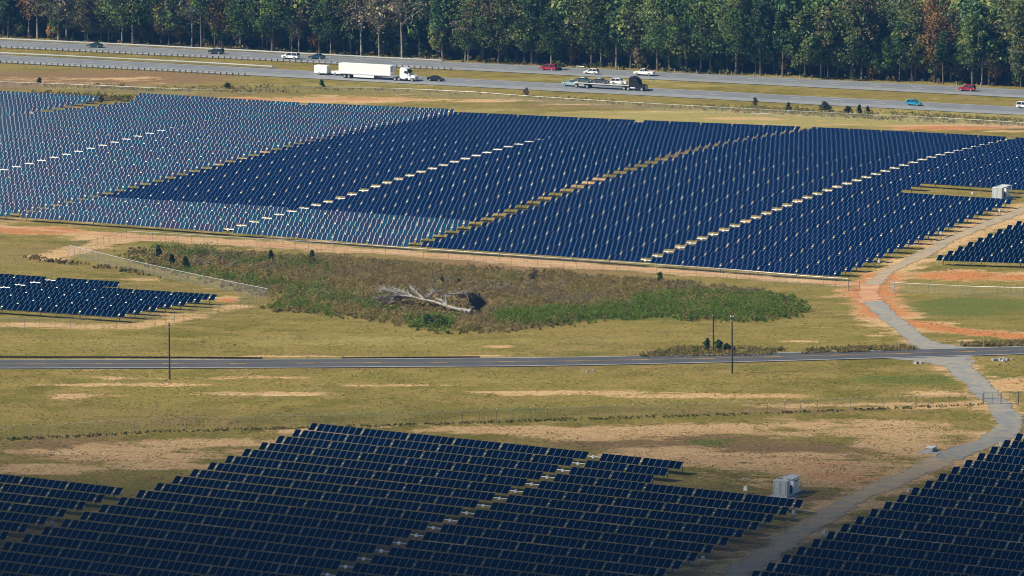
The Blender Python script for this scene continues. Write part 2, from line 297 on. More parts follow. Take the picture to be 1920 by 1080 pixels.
def ground_mat():
    m = bpy.data.materials.new('grass and clay ground'); m.use_nodes = True; nt = m.node_tree; N = nt.nodes; Lk = nt.links; b = N['Principled BSDF']
    b.inputs['Roughness'].default_value = .95; b.inputs['Specular IOR Level'].default_value = .1
    geo = N.new('ShaderNodeNewGeometry')
    def noise(scale, detail, sx=1, sy=1, rough=.6):
        mp = N.new('ShaderNodeMapping'); mp.inputs['Scale'].default_value = (sx, sy, 1); Lk.new(geo.outputs['Position'], mp.inputs['Vector'])
        n = N.new('ShaderNodeTexNoise'); n.inputs['Scale'].default_value = scale; n.inputs['Detail'].default_value = detail; n.inputs['Roughness'].default_value = rough
        Lk.new(mp.outputs[0], n.inputs['Vector']); return n.outputs['Fac']
    def attr(nm): a = N.new('ShaderNodeAttribute'); a.attribute_name = nm; return a.outputs['Fac']
    def math_(op, a, c):
        n = N.new('ShaderNodeMath'); n.operation = op
        for i, q in enumerate((a, c)):
            if isinstance(q, (int, float)): n.inputs[i].default_value = q
            else: Lk.new(q, n.inputs[i])
        return n.outputs[0]
    def rng_(v, lo, hi, a=0, c=1, smooth=True):
        n = N.new('ShaderNodeMapRange'); n.interpolation_type = 'SMOOTHSTEP' if smooth else 'LINEAR'
        n.inputs['From Min'].default_value = lo; n.inputs['From Max'].default_value = hi; n.inputs['To Min'].default_value = a; n.inputs['To Max'].default_value = c
        Lk.new(v, n.inputs['Value']); return n.outputs[0]
    def mix(f, A, B):
        n = N.new('ShaderNodeMix'); n.data_type = 'RGBA'
        for nm, q in (('Factor', f), ('A', A), ('B', B)):
            if isinstance(q, tuple): n.inputs[nm].default_value = (*q, 1)
            elif isinstance(q, (int, float)): n.inputs[nm].default_value = q
            else: Lk.new(q, n.inputs[nm])
        return n.outputs['Result']
    patch0 = noise(.09, 6, .4, 1.1, .72); big = noise(.022, 4); mid = noise(.16, 6, .7, 1.0); fine = noise(1.2, 5, .8, .9, .75); streak = noise(.12, 7, .30, 1.2, .7); grain = noise(2.2, 4, .8, .9, .85); tuftn = noise(.38, 7, .6, .62, .80)
    g = mix(rng_(big, .38, .62), (.148, .132, .021), (.206, .174, .037))
    g = mix(rng_(math_('ADD', mid, math_('MULTIPLY', streak, .6)), .66, .95), g, (.270, .208, .060))
    g = mix(math_('MULTIPLY', rng_(streak, .52, .66), .5), g, (.108, .098, .018)); g = mix(math_('MULTIPLY', rng_(patch0, .50, .64), .4), g, (.255, .175, .062))
    st = rng_(math_('ADD', attr('straw'), math_('MULTIPLY', math_('SUBTRACT', mid, .5), .8)), .2, .9); g = mix(st, g, (.33, .285, .095))
    dr = rng_(math_('ADD', attr('dry'), math_('MULTIPLY', math_('SUBTRACT', tuftn, .5), 2.2)), .3, .75)
    g = mix(dr, g, (.225, .145, .066))
    lu = rng_(math_('ADD', attr('lush'), math_('MULTIPLY', math_('SUBTRACT', mid, .5), 1.4)), .35, .8)
    g = mix(lu, g, (.120, .140, .026))
    tuft = rng_(fine, .52, .70); g = mix(math_('MULTIPLY', tuft, .72), g, (.080, .066, .020))
    pale = rng_(tuftn, .56, .72); g = mix(math_('MULTIPLY', pale, .5), g, (.31, .25, .085))
    clay = mix(rng_(math_('ADD', attr('red'), math_('MULTIPLY', math_('SUBTRACT', streak, .5), 1.4)), .25, .8), (.52, .350, .172), (.46, .185, .062))
    clay = mix(math_('MULTIPLY', rng_(tuftn, .48, .66), .6), clay, (.40, .235, .105))
    clay = mix(math_('MULTIPLY', rng_(streak, .54, .70), .45), clay, (.66, .50, .31))
    patch = noise(.055, 6, .55, 1.0, .7)
    ba = rng_(math_('ADD', math_('ADD', math_('ADD', attr('bare'), math_('MULTIPLY', math_('SUBTRACT', patch, .48), 1.5)), math_('MULTIPLY', math_('SUBTRACT', streak, .5), 2.1)), math_('MULTIPLY', math_('SUBTRACT', tuftn, .5), 1.9)), .42, .80)
    c = mix(ba, g, clay)
    spot = math_('MULTIPLY', rng_(math_('ADD', fine, math_('MULTIPLY', math_('SUBTRACT', mid, .5), .5)), .60, .74), .6); c = mix(spot, c, (.115, .085, .034))
    br = rng_(grain, .40, .60, .58, 1.06, False)
    mm = N.new('ShaderNodeVectorMath'); mm.operation = 'SCALE'; Lk.new(c, mm.inputs[0]); Lk.new(br, mm.inputs['Scale'])
    Lk.new(mm.outputs[0], b.inputs['Base Color'])
    bp = N.new('ShaderNodeBump'); bp.inputs['Strength'].default_value = .7; bp.inputs['Distance'].default_value = .25
    Lk.new(math_('ADD', fine, math_('MULTIPLY', grain, .4)), bp.inputs['Height']); Lk.new(bp.outputs[0], b.inputs['Normal'])
    return m
nx, ny = GX.shape
I = np.arange(nx * ny).reshape(nx, ny)
me = np_mesh('ground', np.c_[GX.ravel(), GY.ravel(), GZ.ravel()], np.stack([I[:-1, :-1], I[1:, :-1], I[1:, 1:], I[:-1, 1:]], -1).reshape(-1, 4), [ground_mat()], smooth=True)
for nm, arr_ in (('bare', bare), ('red', red), ('dry', dry), ('lush', lush), ('straw', straw)):
    a = me.attributes.new(nm, 'FLOAT', 'POINT'); a.data.foreach_set('value', arr_.ravel().astype(np.float32))
struct('ground', me)

# ------------------------------------------------------------------ roads
def resample(P, step):
    P = [Vector(p) for p in P]; out = []
    # Catmull-Rom through the points, in plan
    Q = [P[0] * 2 - P[1]] + P + [P[-1] * 2 - P[-2]]
    for i in range(1, len(Q) - 2):
        n = max(2, int((Q[i + 1] - Q[i]).length / step))
        for k in range(n):
            t = k / n; a, b, c, d = Q[i - 1], Q[i], Q[i + 1], Q[i + 2]
            out.append(.5 * ((2 * b) + (c - a) * t + (2 * a - 5 * b + 4 * c - d) * t * t + (3 * b - a - 3 * c + d) * t ** 3))
    out.append(P[-1]); return out
def ribbon(name, line, lo, hi, dz, m, ragged=0.0, nv=4, seed=0):
    """sheet along a plan line between sideways offsets lo..hi (numbers or functions of arc length), lying dz above the ground"""
    r_ = np.random.default_rng(seed); V = []; s = 0; wob = [0, 0]
    for i, p in enumerate(line):
        d = line[min(i + 1, len(line) - 1)] - line[max(i - 1, 0)]; d.z = 0; d.normalize(); nrm = Vector((-d.y, d.x, 0))
        if i: s += (p - line[i - 1]).length
        l = lo(s) if callable(lo) else lo; h = hi(s) if callable(hi) else hi
        if ragged: wob = [.7 * w + r_.normal(0, ragged) for w in wob]; l -= wob[0]; h += wob[1]
        for j in range(nv + 1):
            q = p + nrm * (l + (h - l) * j / nv); V.append((q.x, q.y, float(hT(q.x, q.y)) + dz))
    n = len(line); k = nv + 1
    ee = np.tile(np.abs(2 * np.arange(k) / nv - 1), n)
    Fq = [(i * k + j, (i + 1) * k + j, (i + 1) * k + j + 1, i * k + j + 1) for i in range(n - 1) for j in range(nv)]
    me_ = np_mesh(name, V, Fq, [m], smooth=True); a_ = me_.attributes.new('edge', 'FLOAT', 'POINT'); a_.data.foreach_set('value', ee.astype(np.float32)); return me_
def strip_dashes(mb, line, off, w, dash, period, phase, dz, L0=None, L1=None):
    s = 0; segs = []
    S_ = [0]
    for i in range(1, len(line)): S_.append(S_[-1] + (line[i] - line[i - 1]).length)
    S_ = np.array(S_); P = np.array([tuple(p) for p in line])
    def at(t):
        x = np.interp(t, S_, P[:, 0]); y = np.interp(t, S_, P[:, 1]); x2 = np.interp(t + .5, S_, P[:, 0]); y2 = np.interp(t + .5, S_, P[:, 1]); x1 = np.interp(t - .5, S_, P[:, 0]); y1 = np.interp(t - .5, S_, P[:, 1])
        d = Vector((x2 - x1, y2 - y1, 0)).normalized(); return Vector((x, y, 0)), Vector((-d.y, d.x, 0))
    t = phase if L0 is None else L0
    end = S_[-1] if L1 is None else L1
    while t < end:
        m_ = max(1, int(dash / 3)); pts = []
        for j in range(m_ + 1):
            p, n_ = at(min(t + dash * j / m_, end))
            for q in (p + n_ * (off - w / 2), p + n_ * (off + w / 2)): pts.append((q.x, q.y, float(hT(q.x, q.y)) + dz))
        mb.poly(pts, [(2 * j, 2 * j + 2, 2 * j + 3, 2 * j + 1) for j in range(m_)]); t += period
# country road
CR = GL([(-120, 684), (0, 683.7), (300, 683.0), (550, 682.0), (800, 680.6), (1000, 679), (1160, 676.5), (1400, 671.5), (1650, 665), (1920, 657.3), (2060, 653)])
CRl = resample(CR, 3)
struct('country_road', ribbon('country_road', CRl, -4.2, 4.2, .10, M['asphalt dark']))
mb = MB()
for o_ in (-3.75, 3.75): strip_dashes(mb, CRl, o_, .22, 3, 3, 0, .13)
mb.cur = 1; strip_dashes(mb, CRl, .14, .12, 3, 3, 0, .13); strip_dashes(mb, CRl, -.14, .2, 3.05, 12.19, 4.5, .13)
struct('road_markings', mb.mesh('road_markings', ['road paint', 'yellow paint']))
# gravel drive, in two runs either side of the country road
M['gravel'] = mat('grey gravel', (.165, .180, .185), .9, col2=(.265, .235, .175), nscale=.5, bump=.4)
M['tan gravel'] = mat('tan rutted gravel', (.34, .255, .145), .9, col2=(.235, .205, .15), nscale=.45, bump=.4)
dn = resample(GL(DRIVE_DN), 1.2)
def flare(w, a=7.5, L=13): return lambda s: w + a * max(0, 1 - s / L) ** 2
kd = int(len(dn) * .46)
struct('gravel_drive', ribbon('gravel_drive', dn[kd - 10:], -2.75, 2.75, .05, M['tan gravel'], .34, 6, 13))
struct('gravel_drive', ribbon('gravel_drive', dn[:kd], lambda s: -flare(2.7, 11, 14)(s), lambda s: flare(2.7, 4, 12)(s), .06, M['gravel'], .30, 6, 3))
M['rut gravel'] = mat('worn rut gravel', (.215, .20, .17), .9, col2=(.28, .235, .165), nscale=.6, bump=.4)
for sgn in (-1, 1): struct('wheel_rut', ribbon('wheel_rut', dn[kd - 3:], sgn * 1.15 - .42, sgn * 1.15 + .42, .068, M['rut gravel'], .24, 1, 16 + sgn))
up = resample(GL(DRIVE_UP), 1.2)
cut = int(len(up) * .30)
struct('gravel_drive', ribbon('gravel_drive', up[:cut + 12], lambda s: -flare(2.3, 9, 20)(s), lambda s: flare(2.3, 3, 16)(s), .06, M['gravel'], .15, 6, 4))
struct('gravel_drive', ribbon('gravel_drive', up[cut + 40:], -2.3, 2.3, .06, M['tan gravel'], .26, 6, 5))
mb = MB(); 
for sgn in (-1, 1): struct('wheel_rut', ribbon('wheel_rut', up[cut + 43:], sgn * 1.15 - .33, sgn * 1.15 + .33, .075, M['rut gravel'], .14, 1, 6 + sgn))
M['clay track'] = mat('clay track', (.44, .29, .15), .95, col2=(.38, .185, .08), nscale=.12, bump=.3)
struct('dirt_track', ribbon('dirt_track', resample(GL(TRACK), 2), -1.9, 1.9, .03, M['clay track'], .28, 4, 8))
M['clay road'] = mat('rutted clay', (.43, .27, .14), .95, col2=(.37, .165, .07), nscale=.22, bump=.4)
struct('dirt_track', ribbon('dirt_track', up[cut + 3:cut + 50], -2.7, 2.9, .045, M['clay road'], .28, 5, 9))

def loosen(m, start=.45, sc=.9):
    nt = m.node_tree; out = nt.nodes['Material Output']; b = nt.nodes['Principled BSDF']
    at = nt.nodes.new('ShaderNodeAttribute'); at.attribute_name = 'edge'; tc = nt.nodes.new('ShaderNodeTexCoord'); n = nt.nodes.new('ShaderNodeTexNoise'); n.inputs['Scale'].default_value = sc; n.inputs['Detail'].default_value = 6; n.inputs['Roughness'].default_value = .75
    nt.links.new(tc.outputs['Object'], n.inputs['Vector'])
    r = nt.nodes.new('ShaderNodeMapRange'); r.inputs['From Min'].default_value = start; r.inputs['From Max'].default_value = 1.0; r.inputs['To Min'].default_value = .18; r.inputs['To Max'].default_value = .62
    nt.links.new(at.outputs['Fac'], r.inputs['Value']); d = nt.nodes.new('ShaderNodeMath'); d.operation = 'SUBTRACT'; nt.links.new(n.outputs['Fac'], d.inputs[0]); nt.links.new(r.outputs[0], d.inputs[1])
    q = nt.nodes.new('ShaderNodeMapRange'); q.inputs['From Min'].default_value = -.03; q.inputs['From Max'].default_value = .05; nt.links.new(d.outputs[0], q.inputs['Value'])
    t = nt.nodes.new('ShaderNodeBsdfTransparent'); mx = nt.nodes.new('ShaderNodeMixShader'); nt.links.new(q.outputs[0], mx.inputs[0]); nt.links.new(t.outputs[0], mx.inputs[1]); nt.links.new(b.outputs[0], mx.inputs[2]); nt.links.new(mx.outputs[0], out.inputs[0])
for k_, st_ in (('gravel', .55), ('tan gravel', .25), ('clay track', .2), ('clay road', .3), ('rut gravel', .0)): loosen(M[k_], st_)

# highway: two carriageways, each a sheet between its two edges
def carriage(name, near, far):
    A = np.array([tuple(p) for p in GL(near)]); B = np.array([tuple(p) for p in GL(far)])
    pa = np.polyfit(A[:, 0], A[:, 1], 1); pb = np.polyfit(B[:, 0], B[:, 1], 1)
    x = np.arange(-250, 251, 4.0)
    mid = [Vector((u, .5 * (np.polyval(pa, u) + np.polyval(pb, u)), 0)) for u in x]
    w = float(np.mean(np.polyval(pb, x) - np.polyval(pa, x)) * math.cos(math.atan(pa[0])))
    return mid, w
LOm, LOw = carriage('lower', [(0, 119), (437, 140), (640, 150), (900, 163), (1300, 185), (1620, 201), (1920, 215)], [(0, 104), (320, 118), (640, 134), (900, 150), (1300, 171), (1620, 187), (1920, 202)])
UPm, UPw = carriage('upper', [(0, 90), (320, 104), (640, 120), (980, 138), (1300, 153.5), (1620, 168.5), (1920, 183)], [(0, 76), (320, 90), (640, 106), (980, 124), (1300, 137), (1620, 154), (1920, 169)])
print('carriage widths', LOw, UPw, [tuple(round(c, 1) for c in LOm[k]) for k in (0, 62, 125)])
mbm = MB()
for nm, mid, w, lanes, lines in (('lower', LOm, LOw, (.27, .47), (.06, .69)), ('upper', UPm, UPw, (.35, .56), (.13, .76))):
    struct('highway_carriageway', ribbon('highway_carriageway', mid, -w / 2, w / 2, .10, M['asphalt pale']))
    e = lines[1] + .02
    struct('highway_shoulder', ribbon('highway_shoulder', mid, -w / 2 - .4, w / 2 - e * w, .125, M['shoulder'], .05, 2, 2))
    for v in lanes: strip_dashes(mbm, mid, w / 2 - v * w, .24, 3.05, 12.19, 2 + v * 9, .145)
    for v in lines: strip_dashes(mbm, mid, w / 2 - v * w, .2, 4, 4, 0, .145)
struct('lane_markings', mbm.mesh('lane_markings', ['pale paint']))
ROAD_YAW = math.atan2(LOm[100].y - LOm[20].y, LOm[100].x - LOm[20].x)

# pond by the far corner, and the dark clay bank that holds it
wm = mat('muddy water', (.30, .28, .19), .12, 0, .5, col2=(.26, .25, .18), nscale=.05)
pond_px = [(-60, 172), (0, 176), (60, 181), (120, 186), (165, 189.5), (186, 190.5), (170, 193.5), (130, 197), (110, 203), (40, 203), (-60, 200)]
pp = GL(pond_px); zc = sum(p.z for p in pp) / len(pp)
mb = MB(); mb.poly([(p.x, p.y, p.z + .06) for p in pp] + [(sum(p.x for p in pp) / len(pp), sum(p.y for p in pp) / len(pp), zc + .06)], [(i, (i + 1) % len(pp), len(pp)) for i in range(len(pp))])
struct('pond', mb.mesh('pond', [wm]))
mb = MB(); mb.tube(resample(GL([(124, 196.5), (150, 194), (180, 190.5), (206, 189.5)]), 3), .35, 5)
tag(mb.build('retaining_bank', 'cable black'), 'low dark bank along the edge of the muddy pond', 'bank')
# ------------------------------------------------------------------ solar trackers
PHI, PITCHROW = 0.461061, 5.78116
RV = Vector((math.cos(PHI), -math.sin(PHI), 0)); NV = Vector((-math.sin(PHI), -math.cos(PHI), 0))     # along a row; towards the camera
ORG = Vector((-33.912, 885.942, 0)) + NV * .82
MP, MW, ML, GAP, HUB = 1.2, 1.165, 1.77, .32, 1.5
FR = .027
def module_template():
    o = []; 
    for a, c in ((-MW / 2, -ML / 2), (MW / 2, -ML / 2), (MW / 2, ML / 2), (-MW / 2, ML / 2)): o.append((a, c))
    i_ = [(a - math.copysign(FR, a), c - math.copysign(FR, c)) for a, c in o]
    V = np.array([(a, c, .02) for a, c in o] + [(a, c, .018) for a, c in i_] + [(a, c, -.02) for a, c in o])
    Fq = [(4, 5, 6, 7)] + [(k, (k + 1) % 4, 4 + (k + 1) % 4, 4 + k) for k in range(4)] + [(8 + k, 8 + (k + 1) % 4, (k + 1) % 4, k) for k in range(4)] + [(8, 11, 10, 9)]
    return V, np.array(Fq), [0, 3, 1, 3, 1, 3, 1, 3, 1, 2]
MV, MF, MMI = module_template()
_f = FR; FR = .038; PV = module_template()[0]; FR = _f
M['glare frame'] = mat('module frame with glare', (.50, .55, .58), .5, .1)  # same aluminium, brightened to hold the grazing glare of the pale rows
MMATS = [M['glass'], M['frame'], M['back'], M['edge']]
PMATS = [M['glass'], M['glare frame'], M['back'], M['edge']]
_mods = []
for tt in (.0, .015, .03, .05): _mods.append(np_mesh('solar_module', MV, MF, MMATS, MMI, tint=[tt] * len(MF)))  # darkest tints: shade of the near fields put into the glass colour
def layout(right='full', left='full'):
    """module centres, post places and motor place measured from the motor along the row"""
    mods = []; posts = [0.0]; x = 1.4
    for n_, q in enumerate([6, 7, 7, 7, 7, 1] if right == 'full' else [6, 6]):
        if n_: posts.append(x + .17); x += .34
        for _ in range(q): mods.append(x + MP / 2); x += MP
    if right != 'full': posts.append(x + .1)
    x = -1.05
    for n_, q in enumerate([6, 7, 7, 7, 7, 7, 1]):
        if n_: posts.append(x - GAP / 2); x -= GAP
        for _ in range(q): mods.append(x - MP / 2); x -= MP
    return np.array(mods), np.array(posts)
def rot_basis(tilt):
    """columns: along row, up the slope (away from the camera), panel normal"""
    u = np.array(RV); away = -np.array(NV); ct, st = math.cos(tilt), math.sin(tilt)
    v = away * ct + np.array([0, 0, 1.]) * st; return u, v, np.cross(u, v)
_unit_cache = {}
def unit_mesh(key, fn):
    if key not in _unit_cache: _unit_cache[key] = fn()
    return _unit_cache[key]
def post_mesh():
    mb = MB(); mb.box(-.07, .07, -.05, .05, -1.45 - .9, 0); return mb.mesh('post', 'post')
def motor_mesh():
    mb = MB(); mb.box(-.16, .16, -.2, .2, -.26, .22, .03, .03); mb.cyl((0, .0, -.05), (1, 0, 0), .17, .5, 10); mb.box(-.95, .95, -.05, .05, -.05, .05); return mb.mesh('drive_motor', 'white')
YAW = -PHI
def tracker(base, tilt, label, right='full', single=True, tint=(0, .16), cull=None, far=False, wob=.012):
    """base: plan place of the motor"""
    mods, posts = layout(right)
    if cull: mods = mods[(mods > cull[0]) & (mods < cull[1])]; posts = posts[(posts > cull[0]) & (posts < cull[1])]
    if len(mods) == 0: return
    bz = float(hT(base.x, base.y)); root = thing('solar_tracker', label, 'solar panel row', (base.x, base.y, bz), 0, 'rows of solar panels on tracking mounts')
    def loc(s): x = base.x + RV.x * s; y = base.y + RV.y * s; return np.stack([x - base.x, y - base.y, hT(x, y) + HUB - bz], -1)
    tl = tilt + random.gauss(0, wob); u, v, w = rot_basis(tl); C_ = loc(mods)
    if single:
        eul = Matrix((u, v, w)).transposed().to_euler()
        for c in C_:
            o = link('solar_module', random.choice(_mods), root, c + w * .09); o.rotation_euler = eul
    else:
        n = len(mods); jit = rng.normal(0, .012, n)
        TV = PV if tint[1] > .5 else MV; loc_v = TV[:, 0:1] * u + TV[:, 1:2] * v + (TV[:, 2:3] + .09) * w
        V = (C_[:, None, :] + loc_v[None]).reshape(-1, 3); Fq = (MF[None] + (np.arange(n) * 12)[:, None, None]).reshape(-1, 4)
        tv = rng.uniform(tint[0], tint[1], n)
        if tint[1] > .5:   # pale rows: sky glare in the tint, film colour varying in runs with odd ones
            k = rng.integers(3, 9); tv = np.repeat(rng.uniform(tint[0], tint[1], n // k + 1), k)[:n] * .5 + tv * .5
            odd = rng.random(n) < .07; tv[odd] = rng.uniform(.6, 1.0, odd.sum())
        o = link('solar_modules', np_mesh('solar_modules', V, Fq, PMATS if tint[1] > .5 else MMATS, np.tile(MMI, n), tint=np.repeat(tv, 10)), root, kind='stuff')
    s = np.arange(mods.min() - .7, mods.max() + .71, 4.0); s = np.append(s, mods.max() + .7)
    mb = MB(); mb.tube([tuple(p) for p in loc(s)], .075, 6); mb.build('torque_tube', 'galv', root)
    pl = loc(posts)
    if single:
        for p in pl:
            o = link('post', unit_mesh('post', post_mesh), root, p); o.rotation_euler = (0, 0, YAW)
    else:
        mb = MB()
        for p in pl: mb.box(p[0] - .075, p[0] + .075, p[1] - .06, p[1] + .06, p[2] - 2.3, p[2] - .02)
        link('posts', mb.mesh('posts', 'post'), root, kind='stuff')
    if not cull or cull[0] < 0 < cull[1]:
        o = link('drive_motor', unit_mesh('motor', motor_mesh), root, loc(np.array([0.0]))[0]); o.rotation_euler = (0, 0, YAW)
    return root
DARK, PALE = math.radians(33), math.radians(51.5)
nrow = {}
def in_view(P, s): 
    q = P + RV * s; z = float(hT(q.x, q.y)) + 1.5; return project(q.x, q.y, z)
MOT = 53.3     # first module edge to motor
# field beside the gravel drive, and the two next to it
for k in range(0, 23):
    P = ORG + NV * (PITCHROW * k) + RV * MOT
    tracker(P, DARK, f'dark solar panel row, {ordinal(k + 1)} from the near fence, beside the gravel drive', 'short' if k < 3 else 'full', cull=(-(70 + 53) + 0, 60))
for k in range(10, 23):
    P = ORG + NV * (PITCHROW * k) + RV * (MOT - 101.5)
    tracker(P, DARK, f'dark solar panel row, {ordinal(k - 9)} from the top, in the corner field by the bare ground', cull=(-20, 60))
CORG = ORG + RV * 110.54 + NV * -45.43
for k in range(0, 20):
    P = CORG + NV * (PITCHROW * k) + RV * MOT
    tracker(P, DARK, f'dark solar panel row, {ordinal(k + 1)} from the fence, across the gravel drive', cull=(-60, 1))
# small field under the slanting fence; reference: lower corner of its last row
q = G(399, 564, .95); E0 = Vector((q.x, q.y, 0)) - NV * .82 - RV * 44.9
for k in range(-2, 7):
    tracker(E0 + NV * (PITCHROW * k), DARK, f'dark solar panel row, {ordinal(k + 3)} from the slanting fence in the small field', 'short' if k < 0 else 'full', cull=(-45, 60))
# field right of the upper drive
q = G(1760.8, 478.3, 2.0); D0 = Vector((q.x, q.y, 0)) + NV * .82 + RV * MOT
for k in range(0, 13):
    tracker(D0 - NV * (PITCHROW * k), DARK, f'dark solar panel row, {ordinal(k + 1)} from the red clay patch, above the drive bend', cull=(-60, 3), single=True)
# the great field: strips share one grid of rows
B0 = 39.7667; OF = Vector((-33.912, 885.942, 0))
STR = [(-349.2, 'pond strip'), (-247.68, 'pale strip'), (-146.42, 'middle strip'), (-44.73, 'drive strip')]
for (a, nm) in STR:
    for k in range(0, 39):
        if k == 38 and nm != 'pale strip' and nm != 'pond strip': continue
        P = OF - NV * (PITCHROW * (B0 + k)) + RV * a
        pale = nm in ('pale strip', 'pond strip') or (nm == 'middle strip' and k <= 5)
        cull = None; right = 'full'
        if nm == 'drive strip' and 18 <= k <= 20: right = 'short'
        if nm == 'pond strip' and k > 36: continue
        x0, y0 = in_view(P, 47)
        if x0 < -40: continue
        lo = -60
        for s in np.arange(-54, 47, 1.0):
            x, y = in_view(P, s)
            if x > -70 and not (nm == 'pale strip' and y < 207 - (x - 122) * .115 and x < 252) : lo = s; break
        x1, _ = in_view(P, 47)
        cull = (lo, 60)
        colw = 'pale blue' if pale else 'dark blue'
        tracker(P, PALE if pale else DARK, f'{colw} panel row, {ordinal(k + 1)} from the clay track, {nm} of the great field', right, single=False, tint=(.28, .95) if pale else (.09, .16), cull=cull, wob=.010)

# ------------------------------------------------------------------ transformer skids and small field boxes
def skid(loc, label):
    """front enclosure with two doors, open bay with transformer, cabinet, all on a base under a frame"""
    t = thing('transformer_skid', label, 'power skid', loc, math.pi / 2 - PHI + math.pi / 2 * 0, 'transformer skids in the solar fields')
    # local x runs away from the camera along the skid, y to its side
    L, Wd, Hh = 6.06, 2.44, 2.75; h = Wd / 2
    mb = MB(); mb.box(-.9, L + 1.2, -h - 1.3, h + .9, -.35, .06); mb.build('gravel_pad', 'stone', t)
    mb = MB(); mb.box(0, L, -h, h, .06, .30); mb.build('base_frame', 'container', t)
    mb = MB(); mb.box(.05, 1.25, -h + .04, h - .04, .30, Hh - .1); enc = mb.build('enclosure', 'container', t)
    for y0, y1 in ((-h + .16, -.14), (-.02, h - .16)):
        mb = MB(); mb.box(.0, .05, y0, y1, .42, Hh - .25); mb.box(-.025, .0, y0 + .08, y0 + .14, .5, Hh - .35); mb.box(-.025, 0, y1 - .14, y1 - .08, .5, Hh - .35)
        mb.box(-.03, 0, (y0 + y1) / 2 - .1, (y0 + y1) / 2 + .1, 1.2, 1.5); mb.build('door', 'container', enc)
    mb = MB(); mb.box(1.7, 2.7, -h + .35, h - .45, .30, 1.75); tr = mb.build('transformer', 'container dark', t)
    for k in range(5):
        mb = MB(); mb.box(1.75 + k * .19, 1.81 + k * .19, -h + .15, -h + .35, .5, 1.6); mb.build('cooling_fin', 'container dark', tr)
    mb = MB(); mb.box(2.95, 5.0, -h + .10, h - .15, .30, 2.35); cb = mb.build('cabinet', 'white', t)
    mb = MB(); mb.box(3.3, 4.95, -h + .07, -h + .10, 2.08, 2.28); mb.build('blue_band', 'blue trim', cb)
    for k in range(5):
        mb = MB(); mb.box(3.05 + k * .39, 3.08 + k * .39, -h + .08, -h + .10, .4, 2.05); mb.build('panel_seam', 'container', cb)
    mb = MB(); mb.box(1.35, 1.75, -h + .1, -h + .5, 1.85, 2.35); mb.build('vent_box', 'white', t)
    for x in (.0, L - .12):
        for y in (-h, h - .12):
            mb = MB(); mb.box(x, x + .12, y, y + .12, .30, Hh - .12); mb.build('corner_post', 'container', t)
    mb = MB()
    for y in (-h, h - .1): mb.box(0, L, y, y + .1, Hh - .12, Hh)
    for x in (0, 1.3, 2.7, L - .1): mb.box(x, x + .1, -h + .1, h - .1, Hh - .119, Hh - .003)
    mb.build('roof_frame', 'container roof', t)
    mb = MB()
    for k in range(8): mb.box(.02 + k * .16, .14 + k * .16, -h + .1, h - .1, Hh - .02, Hh + .03)
    mb.build('roof_sheet', 'container roof', t)
    mb = MB()
    for k in range(12): mb.box(2.8 + k * .2, 2.95 + k * .2, -h + .12, h - .5, Hh - .02, Hh + .03)
    mb.build('roof_sheet', 'container roof', t)
    return t
p = G(1462, 933); skid(p, 'grey transformer skid on a gravel pad, beside the gravel drive in front')
p = G(1869, 374.5); skid(p, 'grey transformer skid in the notch of the great field, by the far drive')

p = G(1742, 847.5); t = thing('concrete_vault', 'low grey concrete vault with a lid on bare clay near the drive', 'utility box', p, -PHI)
mb = MB(); mb.box(-1.6, 2.0, -1.3, 1.9, -.3, .05); mb.build('gravel_bed', 'stone', t)
mb = MB(); mb.box(-.62, .62, -.1, 1.9, .05, .62); mb.build('wall', 'concrete', t)
mb = MB(); mb.box(-.68, .68, -.16, 1.96, .62, .74); mb.build('lid', mat('vault lid', (.5, .52, .52), .6), t)

def combiner(px, py, label, big=.86):
    p = G(px, py); t = thing('combiner_box', label, 'electrical box', p, -PHI, 'white combiner boxes at the row ends')
    mb = MB(); mb.box(-.3 * big, .3 * big, -.16, .16, .75, 1.6 * big, .02, .02); bx = mb.build('box', 'container', t)
    mb = MB(); mb.box(-.25 * big, .25 * big, -.185, -.16, .82, 1.52 * big); mb.build('door', 'container', bx)
    mb = MB(); mb.box(-.22, -.14, -.05, .05, -.4, .75); mb.box(.14, .22, -.05, .05, -.4, .75); mb.build('legs', 'post', t)
for px, py, l in ((1648, 499, 'white electrical box at a dark row end nearest the clay bend'), (1764, 446, 'white electrical box at a row end halfway up the far drive'), (1874, 404, 'white electrical box at a row end below the far transformer skid'),
                  (1488, 973, 'white electrical box at a row end behind the near transformer skid'), (1318, 1059, 'white electrical box at a row end low beside the gravel drive'),
                  (1876, 845, 'white electrical box across the drive, highest of its three'), (1703, 932, 'white electrical box across the drive, middle of its three'), (1545, 1012, 'white electrical box across the drive, lowest of its three'),
                  (97, 993, 'white electrical box in the gap between the two near fields'), (60, 221, 'white electrical box by the pond end of the pale rows'), (1823, 371, 'white electrical box beside the notch of the great field')):
    combiner(px, py, l)
p = G(1398, 926); t = thing('weather_station', 'small weather station with a thin mast behind the near panel rows', 'weather station', p, -PHI)
mb = MB(); mb.tube([(0, 0, -.3), (0, 0, 2.9)], .035, 6); mb.tube([(-.55, 0, 2.5), (.55, 0, 2.5)], .025, 5); mb.build('mast', 'galv', t)
mb = MB(); mb.box(-.3, .3, -.22, .22, .55, 1.2, .03, .03); mb.build('instrument_box', 'white', t)
for s in (-.55, .55):
    mb = MB(); mb.tube([(s, 0, 2.5), (s, 0, 2.75)], [.05, .02], 6); mb.build('sensor', 'white', t)

